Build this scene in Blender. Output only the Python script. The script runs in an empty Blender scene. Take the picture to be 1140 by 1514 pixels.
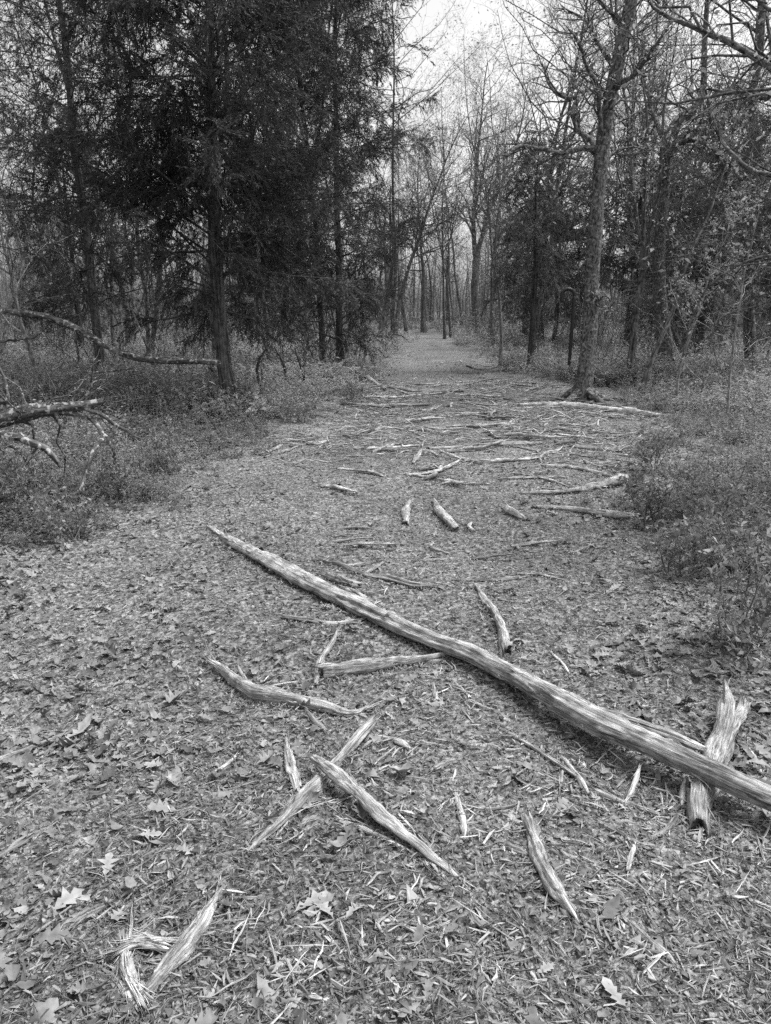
import bpy, math, random
import numpy as np
from mathutils import Vector

# ------------------------------------------------------------------ camera, sky, sun, exposure
scene = bpy.context.scene
col = scene.collection
CAM_H = 1.5
PITCH = math.radians(15.1)
FPX = 1101.0
PW, PH = 1140.0, 1514.0

cam_data = bpy.data.cameras.new("camera")
cam = bpy.data.objects.new("camera", cam_data)
col.objects.link(cam)
cam.location = (0, 0, CAM_H)
cam.rotation_euler = (math.radians(90) - PITCH, 0, 0)
cam_data.sensor_fit = 'VERTICAL'
cam_data.sensor_height = 36.0
cam_data.lens = FPX / PH * 36.0
cam_data.clip_start = 0.05
cam_data.clip_end = 3000
scene.camera = cam

SUN_EL, SUN_AZ = 66.0, 75.0      # azimuth clockwise from +Y (the direction the camera looks)
world = bpy.data.worlds.new("World")
scene.world = world
world.use_nodes = True
wn = world.node_tree
wn.nodes.clear()
sky = wn.nodes.new('ShaderNodeTexSky')
sky.sky_type = 'NISHITA'
sky.sun_disc = False
sky.sun_elevation = math.radians(SUN_EL)
sky.sun_rotation = math.radians(SUN_AZ)
sky.air_density = 1.0
sky.dust_density = 4.0
bw = wn.nodes.new('ShaderNodeRGBToBW')       # the photograph is black and white
bg = wn.nodes.new('ShaderNodeBackground')
bg.inputs['Strength'].default_value = 0.165
wo = wn.nodes.new('ShaderNodeOutputWorld')
wn.links.new(sky.outputs[0], bw.inputs[0])
wn.links.new(bw.outputs[0], bg.inputs[0])
wn.links.new(bg.outputs[0], wo.inputs[0])

sun_data = bpy.data.lights.new("sun", 'SUN')
sun_data.energy = 1.8
sun_data.angle = math.radians(22)
sun = bpy.data.objects.new("sun", sun_data)
col.objects.link(sun)
az, el = math.radians(SUN_AZ), math.radians(SUN_EL)
sdir = Vector((math.sin(az) * math.cos(el), math.cos(az) * math.cos(el), math.sin(el)))
sun.rotation_euler = sdir.to_track_quat('Z', 'Y').to_euler()
sun.location = sdir * 60

scene.view_settings.view_transform = 'Standard'
scene.view_settings.look = 'None'
scene.view_settings.gamma = 1
scene.view_settings.exposure = 1.0
scene.render.engine = 'CYCLES'
scene.cycles.max_bounces = 5
scene.cycles.diffuse_bounces = 3
scene.cycles.glossy_bounces = 1
scene.cycles.transmission_bounces = 3
scene.cycles.use_denoising = False
scene.render.film_transparent = False

# ------------------------------------------------------------------ numbers
def prand(seed):
    return np.random.default_rng(seed)

_r = prand(3)
_ang = _r.uniform(0, math.tau, 24)
_wl = np.concatenate([_r.uniform(0.35, 0.9, 8), _r.uniform(1.2, 3.5, 8), _r.uniform(9, 28, 8)])
_ph = _r.uniform(0, math.tau, 24)
_am = np.concatenate([np.full(8, .0035), np.full(8, .010), np.full(8, .045)])

def ground_z(x, y):
    x = np.asarray(x, float); y = np.asarray(y, float)
    d = np.hypot(x, y)
    far = np.clip((d - 3) / 12, 0, 1)
    z = np.zeros(np.broadcast(x, y).shape)
    for i in range(24):
        a = _am[i] * (far if i >= 16 else 1.0)
        z = z + a * np.sin((x * math.cos(_ang[i]) + y * math.sin(_ang[i])) * math.tau / _wl[i] + _ph[i])
    return z

def ray(px, py):
    """direction with unit depth along the view axis through photograph pixel px, py"""
    a = (px - PW / 2) / FPX
    b = -(py - PH / 2) / FPX
    return np.array([a, math.cos(PITCH) + b * math.sin(PITCH), -math.sin(PITCH) + b * math.cos(PITCH)])

def G(px, py, lift=0.0):
    """point of the ground (plus lift) seen at a photograph pixel"""
    d = ray(px, py)
    p = np.array([0, 0, CAM_H]) + d * (CAM_H / max(-d[2], .012))
    for _ in range(6):
        z = float(ground_z(p[0], p[1])) + lift
        p = np.array([0, 0, CAM_H]) + d * ((CAM_H - z) / max(-d[2], .012))
    return p

def D(px, py, dist):
    """point at forward distance dist on the sight line of a photograph pixel"""
    d = ray(px, py)
    return np.array([0, 0, CAM_H]) + d * (dist / d[1])

def px2m(p):
    """metres per photograph pixel at a point"""
    ax = p[1] * math.cos(PITCH) - (p[2] - CAM_H) * math.sin(PITCH)
    return ax / FPX

def to_px(p):
    ax = p[1] * math.cos(PITCH) - (p[2] - CAM_H) * math.sin(PITCH)
    up = p[1] * math.sin(PITCH) + (p[2] - CAM_H) * math.cos(PITCH)
    return PW / 2 + p[0] / ax * FPX, PH / 2 - up / ax * FPX

# trail edges as a function of distance
_dd = [0, 2.2, 3.0, 4.3, 5.6, 6.5, 8.0, 10.5, 13, 20, 30, 42, 52, 60]
_xl = [-3.2, -2.7, -2.35, -2.2, -1.75, -1.6, -1.25, -.75, -.45, -.1, .8, 1.6, .6, -7]
_xr = [1.6, 1.5, 1.45, 1.45, 1.85, 2.2, 2.8, 3.8, 3.9, 3.1, 3.1, 3.6, 2.4, -6]
def trail_left(y): return np.interp(y, _dd, _xl)
def trail_right(y): return np.interp(y, _dd, _xr)
def outside_trail(x, y):
    """metres outside the trail (negative inside)"""
    x = np.asarray(x, float); y = np.asarray(y, float)
    rag = .22 * np.sin(y * 2.3 + 1) + .16 * np.sin(y * 5.1 + x * 2) + .3 * np.sin(y * .62 + 4) * np.clip((y - 8) / 8, 0, 1)
    return np.maximum(trail_left(y) - x + rag, x - trail_right(y) + .22 * np.sin(y * 1.9 + 3) + .16 * np.sin(y * 4.3 + 2) + .3 * np.sin(y * .8) * np.clip((y - 8) / 8, 0, 1))

# ------------------------------------------------------------------ materials (all grey: the photograph has no colour)
def new_mat(name):
    m = bpy.data.materials.new(name)
    m.use_nodes = True
    nt = m.node_tree
    nt.nodes.clear()
    out = nt.nodes.new('ShaderNodeOutputMaterial')
    return m, nt, out

def N(nt, t, **kw):
    n = nt.nodes.new(t)
    for k, v in kw.items():
        if k in n.inputs: n.inputs[k].default_value = v
        else: setattr(n, k, v)
    return n

def ramp(nt, stops, fac):
    r = nt.nodes.new('ShaderNodeValToRGB')
    el = r.color_ramp.elements
    el[0].position, el[0].color = stops[0][0], (stops[0][1],) * 3 + (1,)
    el[1].position, el[1].color = stops[-1][0], (stops[-1][1],) * 3 + (1,)
    for p, v in stops[1:-1]:
        e = el.new(p); e.color = (v, v, v, 1)
    nt.links.new(fac, r.inputs[0])
    return r.outputs[0]

def math_node(nt, op, a, b=None):
    n = nt.nodes.new('ShaderNodeMath'); n.operation = op
    for i, v in enumerate((a, b)):
        if v is None: continue
        if isinstance(v, (int, float)): n.inputs[i].default_value = v
        else: nt.links.new(v, n.inputs[i])
    return n.outputs[0]

def wood_mat(name, lo, hi, bump=.6, long_scale=3.0, across=90.0, patch=.0, dist=.006):
    """fibrous wood or bark: noise stretched along the grain, in the unbent coordinates of each stem"""
    m, nt, out = new_mat(name)
    at = N(nt, 'ShaderNodeAttribute', attribute_name='grain')
    mp = N(nt, 'ShaderNodeMapping'); mp.inputs['Scale'].default_value = (across, across, long_scale)
    nt.links.new(at.outputs['Vector'], mp.inputs[0])
    n1 = N(nt, 'ShaderNodeTexNoise', Scale=1.0, Detail=5.0, Roughness=.65, Distortion=.6)
    nt.links.new(mp.outputs[0], n1.inputs['Vector'])
    mp2 = N(nt, 'ShaderNodeMapping'); mp2.inputs['Scale'].default_value = (across * .25, across * .25, long_scale * .45)
    nt.links.new(at.outputs['Vector'], mp2.inputs[0])
    n2 = N(nt, 'ShaderNodeTexNoise', Scale=1.0, Detail=3.0, Roughness=.6, Distortion=1.0)
    nt.links.new(mp2.outputs[0], n2.inputs['Vector'])
    tint = N(nt, 'ShaderNodeAttribute', attribute_name='tint')
    mix = math_node(nt, 'ADD', math_node(nt, 'MULTIPLY', n1.outputs[0], .76), math_node(nt, 'MULTIPLY', n2.outputs[0], .24))
    mid = lo + (hi - lo) * .45
    c = ramp(nt, [(.35, lo * .4), (.43, lo * .95), (.505, mid), (.60, hi)], mix)
    g = N(nt, 'ShaderNodeTexNoise', Scale=22.0 if patch else 13.0, Detail=4.0)
    geo = N(nt, 'ShaderNodeTexCoord')
    nt.links.new(geo.outputs['Object'], g.inputs['Vector'])
    v = math_node(nt, 'MULTIPLY', c, math_node(nt, 'ADD', math_node(nt, 'MULTIPLY', tint.outputs['Fac'], .7), .65))
    if patch:   # pale lichen
        f = ramp(nt, [(.56, 0.0), (.62, 1.0)], g.outputs[0])
        mx = N(nt, 'ShaderNodeMix'); mx.data_type = 'FLOAT'
        nt.links.new(f, mx.inputs[0]); nt.links.new(v, mx.inputs[2]); mx.inputs[3].default_value = patch
        v = mx.outputs[0]
    else:
        v = math_node(nt, 'MULTIPLY', v, ramp(nt, [(.36, .6), (.60, 1.15)], g.outputs[0]))
    b = N(nt, 'ShaderNodeBsdfPrincipled', Roughness=.9)
    b.inputs['Specular IOR Level'].default_value = .15
    nt.links.new(v, b.inputs['Base Color'])
    bp = N(nt, 'ShaderNodeBump', Strength=bump, Distance=dist)
    nt.links.new(mix, bp.inputs['Height'])
    nt.links.new(bp.outputs[0], b.inputs['Normal'])
    nt.links.new(b.outputs[0], out.inputs[0])
    return m

def leaf_mat(name, lo, hi, translucent=.3, rough=.7, fine=60.0):
    m, nt, out = new_mat(name)
    tint = N(nt, 'ShaderNodeAttribute', attribute_name='tint')
    tc = N(nt, 'ShaderNodeTexCoord')
    n1 = N(nt, 'ShaderNodeTexNoise', Scale=fine, Detail=3.0)
    nt.links.new(tc.outputs['Object'], n1.inputs['Vector'])
    c = ramp(nt, [(0, lo), (1, hi)], tint.outputs['Fac'])
    v = math_node(nt, 'MULTIPLY', c, ramp(nt, [(.3, .7), (.7, 1.2)], n1.outputs[0]))
    b = N(nt, 'ShaderNodeBsdfPrincipled', Roughness=rough)
    b.inputs['Specular IOR Level'].default_value = .25
    nt.links.new(v, b.inputs['Base Color'])
    if translucent:
        t = N(nt, 'ShaderNodeBsdfTranslucent')
        nt.links.new(v, t.inputs[0])
        mx = N(nt, 'ShaderNodeMixShader'); mx.inputs[0].default_value = translucent
        nt.links.new(b.outputs[0], mx.inputs[1]); nt.links.new(t.outputs[0], mx.inputs[2])
        nt.links.new(mx.outputs[0], out.inputs[0])
    else:
        nt.links.new(b.outputs[0], out.inputs[0])
    return m

def ground_mat():
    m, nt, out = new_mat('forest_soil')
    tc = N(nt, 'ShaderNodeTexCoord')
    def noise(s, d, dis=0.0):
        n = N(nt, 'ShaderNodeTexNoise', Scale=s, Detail=d, Roughness=.65, Distortion=dis)
        nt.links.new(tc.outputs['Object'], n.inputs['Vector']); return n.outputs[0]
    fine = noise(75, 5, .5); mid = noise(9, 5, .8); big = noise(.7, 3)
    vo = N(nt, 'ShaderNodeTexVoronoi', Scale=55.0); vo.feature = 'F1'
    nt.links.new(tc.outputs['Object'], vo.inputs['Vector'])
    s = math_node(nt, 'ADD', math_node(nt, 'MULTIPLY', fine, .5), math_node(nt, 'MULTIPLY', mid, .25))
    s = math_node(nt, 'ADD', s, math_node(nt, 'MULTIPLY', vo.outputs['Color'], .25))
    c = ramp(nt, [(.36, .03), (.47, .10), (.56, .19), (.66, .36)], s)
    c = math_node(nt, 'MULTIPLY', c, ramp(nt, [(.35, .8), (.65, 1.15)], big))
    b = N(nt, 'ShaderNodeBsdfPrincipled', Roughness=.95)
    b.inputs['Specular IOR Level'].default_value = .1
    nt.links.new(c, b.inputs['Base Color'])
    bp = N(nt, 'ShaderNodeBump', Strength=.9, Distance=.012)
    nt.links.new(s, bp.inputs['Height'])
    nt.links.new(bp.outputs[0], b.inputs['Normal'])
    nt.links.new(b.outputs[0], out.inputs[0])
    return m

def metal_mat():
    m, nt, out = new_mat('dark_painted_steel')
    tc = N(nt, 'ShaderNodeTexCoord')
    n = N(nt, 'ShaderNodeTexNoise', Scale=40.0, Detail=4.0)
    nt.links.new(tc.outputs['Object'], n.inputs['Vector'])
    b = N(nt, 'ShaderNodeBsdfPrincipled', Roughness=.38, Metallic=.0)
    nt.links.new(ramp(nt, [(.3, .006), (.7, .020)], n.outputs[0]), b.inputs['Base Color'])
    nt.links.new(b.outputs[0], out.inputs[0])
    return m

M = dict(
    soil=ground_mat(),
    log=wood_mat('weathered_grey_wood', .17, .48, bump=1.0, long_scale=11.0, across=235.0, dist=.007),
    pale=wood_mat('pale_split_wood', .26, .60, bump=1.0, long_scale=12.0, across=190.0, dist=.005),
    stick=wood_mat('old_grey_stick', .10, .34, bump=1.0, long_scale=12.0, across=170.0, dist=.005),
    oak=wood_mat('oak_bark', .04, .19, bump=1.0, long_scale=16.0, across=36.0, patch=.24, dist=.03),
    cedar=wood_mat('cedar_bark', .035, .14, bump=1.0, long_scale=1.8, across=45.0, dist=.02),
    bark=wood_mat('grey_bark', .06, .22, bump=.8, long_scale=5.0, across=25.0, dist=.02),
    twig=wood_mat('pale_dead_twig', .16, .36, bump=.2, long_scale=8.0, across=60.0, dist=.004),
    lichen=wood_mat('lichened_dead_branch', .04, .16, bump=.9, long_scale=8.0, across=40.0, patch=.34, dist=.01),
    needle=leaf_mat('cedar_needles', .020, .10, translucent=.25),
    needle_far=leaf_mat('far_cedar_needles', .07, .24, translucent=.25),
    young=leaf_mat('young_oak_leaves', .22, .48, translucent=.4),
    litter=leaf_mat('dry_fallen_leaves', .08, .32, translucent=.05, fine=45),
    chips=leaf_mat('shredded_wood_chips', .08, .43, translucent=0.0, fine=120),
    green=leaf_mat('undergrowth_leaves', .12, .40, translucent=.4),
    metal=metal_mat(),
)

# ------------------------------------------------------------------ mesh building
class MB:
    """collects vertices, faces and the attributes tint / grain, then links ONE mesh object"""
    def __init__(s):
        s.v, s.f3, s.f4, s.t, s.g, s.n = [], [], [], [], [], 0
    def add(s, v, f, tint=0.5, grain=None):
        v = np.asarray(v, float).reshape(-1, 3); f = np.asarray(f, np.int64)
        s.v.append(v)
        (s.f3 if f.shape[1] == 3 else s.f4).append(f + s.n)
        s.t.append(np.broadcast_to(np.asarray(tint, float), (len(v),)).copy())
        s.g.append(v if grain is None else np.asarray(grain, float).reshape(-1, 3))
        s.n += len(v)
    def more(s, f, base):
        f = np.asarray(f, np.int64)
        (s.f3 if f.shape[1] == 3 else s.f4).append(f + base)
    def mesh(s, name, mat, smooth=True):
        me = bpy.data.meshes.new(name)
        v = np.concatenate(s.v)
        f3 = np.concatenate(s.f3) if s.f3 else np.zeros((0, 3), np.int64)
        f4 = np.concatenate(s.f4) if s.f4 else np.zeros((0, 4), np.int64)
        me.vertices.add(len(v)); me.vertices.foreach_set('co', v.astype(np.float32).ravel())
        loops = np.concatenate([f3.ravel(), f4.ravel()]).astype(np.int32)
        me.loops.add(len(loops)); me.loops.foreach_set('vertex_index', loops)
        n = len(f3) + len(f4)
        st = np.concatenate([np.arange(len(f3)) * 3, len(f3) * 3 + np.arange(len(f4)) * 4]).astype(np.int32)
        me.polygons.add(n); me.polygons.foreach_set('loop_start', st)
        me.polygons.foreach_set('use_smooth', np.full(n, smooth, dtype=bool))
        a = me.attributes.new('tint', 'FLOAT', 'POINT'); a.data.foreach_set('value', np.concatenate(s.t).astype(np.float32))
        a = me.attributes.new('grain', 'FLOAT_VECTOR', 'POINT'); a.data.foreach_set('vector', np.concatenate(s.g).astype(np.float32).ravel())
        me.materials.append(mat)
        me.update(calc_edges=True)
        return me
    def build(s, name, mat, parent=None, smooth=True):
        o = bpy.data.objects.new(name, s.mesh(name, mat, smooth))
        col.objects.link(o)
        if parent is not None: o.parent = parent
        return o

def tag(o, label, cat, group=None, kind=None):
    if kind: o['kind'] = kind
    if label: o['label'] = label
    if cat: o['category'] = cat
    if group: o['group'] = group
    return o

def empty(name, loc, label, cat, group=None, rz=0.0):
    o = bpy.data.objects.new(name, None)
    col.objects.link(o)
    o.location = [float(c) for c in loc]; o.rotation_euler = (0, 0, rz)
    o.empty_display_size = .2
    return tag(o, label, cat, group)

def copy_tree(o, parent=None):
    c = o.copy(); col.objects.link(c)
    if parent is not None: c.parent = parent
    for ch in list(o.children): copy_tree(ch, c)
    return c

def tubes(mb, P, R, sides, tint=None):
    """P (M,N,3), R (M,N): adds M tubes of N rings"""
    P = np.asarray(P, float); R = np.asarray(R, float)
    m, n, _ = P.shape
    T = np.gradient(P, axis=1)
    T /= np.linalg.norm(T, axis=2, keepdims=True) + 1e-9
    ref = np.where(np.abs(T[:, :1, 2:3]) > .8, np.array([1., .13, 0.]), np.array([.1, .05, 1.]))
    A = np.cross(T, ref); A /= np.linalg.norm(A, axis=2, keepdims=True) + 1e-9
    B = np.cross(T, A)
    th = np.arange(sides) * math.tau / sides
    c, s_ = np.cos(th), np.sin(th)
    V = P[:, :, None, :] + R[:, :, None, None] * (A[:, :, None, :] * c[:, None] + B[:, :, None, :] * s_[:, None])
    L = np.concatenate([np.zeros((m, 1)), np.cumsum(np.linalg.norm(np.diff(P, axis=1), axis=2), 1)], 1)
    off = np.arange(m)[:, None] * .37
    Gc = np.stack([np.broadcast_to(R[:, :, None] * c, V.shape[:3]), np.broadcast_to(R[:, :, None] * s_, V.shape[:3]),
                   np.broadcast_to((L + off)[:, :, None], V.shape[:3])], -1)
    i = np.arange(n - 1)[:, None] * sides; j = np.arange(sides)[None]; k = (j + 1) % sides
    f = np.stack([i + j, i + k, i + sides + k, i + sides + j], -1).reshape(-1, 4)
    F = (f[None] + (np.arange(m) * n * sides)[:, None, None]).reshape(-1, 4)
    if tint is None: tt = np.full(m, .5)
    else: tt = np.broadcast_to(tint, (m,))
    mb.add(V, F, np.repeat(tt, n * sides), Gc)

def curve(pts, n):
    """Catmull-Rom through rows of pts (any width)"""
    p = np.asarray(pts, float)
    if len(p) == 2: return p[0] + (p[1] - p[0]) * np.linspace(0, 1, n)[:, None]
    q = np.vstack([2 * p[0] - p[1], p, 2 * p[-1] - p[-2]])
    seg = np.linalg.norm(np.diff(p[:, :3], axis=0), axis=1); cum = np.concatenate([[0], np.cumsum(seg)])
    out = []
    for s in np.linspace(0, cum[-1], n):
        i = min(int(np.searchsorted(cum, s, 'right')) - 1, len(p) - 2)
        t = (s - cum[i]) / max(seg[i], 1e-9)
        a, b, c, d = q[i], q[i + 1], q[i + 2], q[i + 3]
        out.append(.5 * ((2 * b) + (-a + c) * t + (2 * a - 5 * b + 4 * c - d) * t * t + (-a + 3 * b - 3 * c + d) * t ** 3))
    return np.array(out)

def stem_mesh(mb, path, rad, sides, r, rough=.10, crack=.25, jag=(1.2, 1.2), twist=1.0, flat=1.0, tint=.5, ridges=(2, 3, 5, 8, 13, 19)):
    """one irregular split stem: ridges and cracks that run with the grain, broken ends"""
    n = len(path)
    T = np.gradient(path, axis=0); T /= np.linalg.norm(T, axis=1, keepdims=True)
    ref = np.array([0, 0, 1.]) if abs(T[n // 2, 2]) < .8 else np.array([1., 0, 0])
    A = np.cross(T, ref); A /= np.linalg.norm(A, axis=1, keepdims=True); B = np.cross(A, T)
    L = np.concatenate([[0], np.cumsum(np.linalg.norm(np.diff(path, axis=0), axis=1))])
    th = np.arange(sides) * math.tau / sides
    TH, LL = np.meshgrid(th, L); RR = rad[:, None]
    rm = float(np.mean(rad)) + 1e-6
    f = np.ones_like(TH)
    for k in ridges:
        ph, w, lw = r.uniform(0, 6.28), r.uniform(-1, 1), r.uniform(.03, .12) / max(rm, .004) * .012
        f += rough * (3.2 / k) ** .5 * np.sin(k * TH + ph + twist * LL * 2 * w + 1.3 * np.sin(LL * lw * 60 + ph)) * .6
    f += rough * .35 * np.sin(LL / rm * .9 + r.uniform(0, 6)) * np.cos(TH + r.uniform(0, 6))
    for _ in range(int(crack > 0) * 4):
        c0 = r.uniform(0, 6.28); wob = r.uniform(-.6, .6)
        dth = np.angle(np.exp(1j * (TH - c0 - wob * np.sin(LL * r.uniform(1, 4) + c0) - twist * LL * .3)))
        f -= crack * np.exp(-(dth / .13) ** 2) * np.clip(.5 + .8 * np.sin(LL / rm * r.uniform(.06, .16) + r.uniform(0, 6)), 0, 1)
    if sides >= 12:      # sectors where wood has split or torn away in steps
        nsec = int(r.integers(5, 9)); cuts = np.sort(r.uniform(0, 6.28, nsec))
        shift = twist * LL * .25 + .10 * np.sin(LL / rm * .25 + cuts[0])
        sec = np.searchsorted(cuts, (TH + shift) % 6.283) % nsec
        nst = max(3, int(L[-1] / rm / 5))
        for q in range(nsec):
            kn = np.sort(r.uniform(0, L[-1], nst)); val = r.normal(0, rough * 1.1, nst + 1)
            f += np.where(sec == q, val[np.searchsorted(kn, LL + .6 * rm * np.sin(TH * 9 + q))], 0)
    f += r.normal(0, rough * .17, f.shape)
    off = np.zeros_like(TH)
    for end, amt in ((0, -jag[0]), (n - 1, jag[1])):
        a = r.exponential(.75, sides); a = np.maximum(a, np.roll(a, 1) * .5)
        off[end] = a * amt * rad[end] * 1.05
        nb = 1 if end == 0 else n - 2
        off[nb] = a * amt * rad[end] * .35
    V = path[:, None] + (RR * f)[..., None] * (A[:, None] * np.cos(TH)[..., None] + flat * B[:, None] * np.sin(TH)[..., None]) + off[..., None] * T[:, None]
    Gc = np.stack([RR * np.cos(TH), RR * np.sin(TH), LL + off], -1) + r.uniform(0, 20)
    i = np.arange(n - 1)[:, None] * sides; j = np.arange(sides)[None]; k = (j + 1) % sides
    F = np.stack([i + j, i + k, i + sides + k, i + sides + j], -1).reshape(-1, 4)
    base = mb.n
    mb.add(V, F, tint, Gc)
    # broken faces: an inner centre pulled back into the wood
    for e, sg, row in ((0, 1, 0), (n - 1, -1, n - 1)):
        cpt = path[e] + T[e] * sg * rad[e] * .25
        b2 = mb.n
        mb.add([cpt], np.zeros((0, 3), int), max(tint - .3, 0), [[.3, .2, L[e]]])
        ids = base + row * sides + np.arange(sides)
        nx = np.roll(ids, -1)
        tri = np.stack([ids, nx, np.full(sides, b2)], 1) if e else np.stack([nx, ids, np.full(sides, b2)], 1)
        mb.f3.append(tri)
    return T, A, B, L

def fibres(mb, path, rad, r, count, ends=True, length=.06, spread=.35, thick=.0016, tint=.8, along=0):
    """thin splinters torn from the stem"""
    P, R = [], []
    n = len(path)
    T = np.gradient(path, axis=0); T /= np.linalg.norm(T, axis=1, keepdims=True)
    for q in range(count + along):
        if q < count:
            e = 0 if r.random() < .5 else n - 1
            d = -T[0] if e == 0 else T[-1]
            p = path[e] - d * rad[e] * r.uniform(0, 2)
            rr = rad[e]
        else:
            e = r.integers(1, n - 1); d = T[e] * r.choice([-1, 1]); p = path[e]; rr = rad[e]
        sidev = r.normal(0, 1, 3); sidev -= d * np.dot(sidev, d); sidev /= np.linalg.norm(sidev) + 1e-9
        if sidev[2] < 0 and r.random() < .6: sidev[2] *= -.4
        p0 = p + sidev * rr * .85
        l = length * r.uniform(.4, 1.4)
        dd = d + sidev * r.uniform(0, spread); dd /= np.linalg.norm(dd)
        p1 = p0 + dd * l * .5 + sidev * l * .02
        p2 = p1 + (dd + sidev * r.uniform(-.1, spread * .6)) * l * .5
        P.append([p0 - d * l * .3, p1, p2]); t = thick * r.uniform(.6, 2.0)
        R.append([t, t * .9, t * .15])
    if P: tubes(mb, P, R, 3, r.uniform(tint - .2, tint + .2, len(P)))

# ------------------------------------------------------------------ the ground
def build_ground():
    def axis(lo_f, hi_f, step, far, side):
        a = list(np.arange(lo_f, hi_f + 1e-6, step)); s = step
        x = a[-1]
        while x < far:
            s *= 1.16; x += s; a.append(x)
        if side:
            s = step; x = a[0]
            while x > -far:
                s *= 1.16; x -= s; a.insert(0, x)
        return np.array(a)
    xs = axis(-3.2, 3.2, .022, 700, True)
    ys = axis(.6, 7.5, .022, 900, False)
    ys = np.concatenate([[-600, -200, -60, -20, -6, -2, -.6, 0, .3], ys])
    X, Y = np.meshgrid(xs, ys)
    Z = ground_z(X, Y)
    r = prand(11)
    near = np.clip(1 - (np.hypot(X, Y) - 7) / 4, 0, 1)
    Z += near * r.normal(0, .0022, Z.shape)
    nx, ny = len(xs), len(ys)
    i = np.arange(ny - 1)[:, None] * nx; j = np.arange(nx - 1)[None]
    F = np.stack([i + j, i + j + 1, i + nx + j + 1, i + nx + j], -1).reshape(-1, 4)
    mb = MB(); mb.add(np.stack([X, Y, Z], -1), F)
    o = mb.build('ground', M['soil'])
    tag(o, 'bare grey soil of the forest floor and the trail', None, kind='structure')
build_ground()

# ------------------------------------------------------------------ scattered ground stuff
def rot_matrices(yaw, pitch, roll):
    cy, sy, cp, sp, cr, sr = np.cos(yaw), np.sin(yaw), np.cos(pitch), np.sin(pitch), np.cos(roll), np.sin(roll)
    Rm = np.empty((len(yaw), 3, 3))
    Rm[:, 0, 0] = cy * cp; Rm[:, 0, 1] = cy * sp * sr - sy * cr; Rm[:, 0, 2] = cy * sp * cr + sy * sr
    Rm[:, 1, 0] = sy * cp; Rm[:, 1, 1] = sy * sp * sr + cy * cr; Rm[:, 1, 2] = sy * sp * cr - cy * sr
    Rm[:, 2, 0] = -sp; Rm[:, 2, 1] = cp * sr; Rm[:, 2, 2] = cp * cr
    return Rm

def scatter(mb, tv, tf, pos, Rm, scale, tint, jitter=0.0, r=None, grain=False, vtint=None):
    """copies of one small shape merged into a single mesh of uncountable stuff"""
    k = len(pos)
    if k == 0: return
    sc = np.asarray(scale, float)
    sc = sc[:, None, None] if sc.ndim == 1 else sc[:, None, :]
    base = tv[None] * sc
    if jitter: base = base + r.normal(0, jitter, base.shape) * np.broadcast_to(sc, base.shape)
    V = np.einsum('kij,kvj->kvi', Rm, base) + pos[:, None]
    F = (tf[None] + (np.arange(k) * len(tv))[:, None, None]).reshape(-1, tf.shape[1])
    t = np.repeat(np.broadcast_to(tint, (k,)), len(tv))
    if vtint is not None: t = np.clip(t + np.tile(vtint, k), 0, 1)
    g = None
    if grain: g = (base + (np.arange(k) * .31)[:, None, None]).reshape(-1, 3)
    mb.add(V, F, t, g)

def oak_leaf(r, curl=.25, fold=.2, plain=False):
    """lobed oak leaf, unit length along x"""
    xs = np.array([0, .10, .20, .30, .38, .50, .58, .70, .78, .88, 1.0])
    w = np.array([.01, .03, .19, .07, .30, .10, .34, .12, .22, .10, .0])
    if plain: w = np.array([.01, .10, .18, .24, .28, .30, .29, .25, .18, .09, .0]) * r.uniform(.75, 1.2)
    w = w * r.uniform(.55, 1.3, len(w)) * r.uniform(.8, 1.1)
    sh = np.array([0, 0, .05, 0, .07, 0, .08, 0, .06, .03, 0])
    V = []
    for i, x in enumerate(xs):
        for s, ww in ((-1, w[i] * r.uniform(.8, 1.1)), (0, 0), (1, w[i] * r.uniform(.8, 1.1))):
            V.append([x + (sh[i] if s else 0), s * ww, 0])
    V = np.array(V); V[:, 0] -= .5
    V[:, 2] = curl * (V[:, 0] ** 2) * r.uniform(-1, 1.4) + fold * np.abs(V[:, 1]) + r.normal(0, .018, len(V)) + .25 * curl * V[:, 1] * V[:, 0] * r.uniform(-3, 3)
    F = []
    for i in range(len(xs) - 1):
        a = i * 3
        F += [[a, a + 1, a + 4, a + 3], [a + 1, a + 2, a + 5, a + 4]]
    return V, np.array(F)

def sample(r, n, d0, d1, wid=.62, margin=1.0):
    d = np.exp(r.uniform(math.log(d0), math.log(d1), n))
    x = r.uniform(-1, 1, n) * (d * wid + margin)
    return x, d

def patch_noise(x, y, s, k):
    return .5 + .25 * (np.sin(x / s + k) + np.sin(y / s * 1.3 + 2.1 * k + .7 * np.sin(x / s * .6 + k)) ) + .12 * np.sin((x + y) / s * 3.1 + k)

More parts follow.
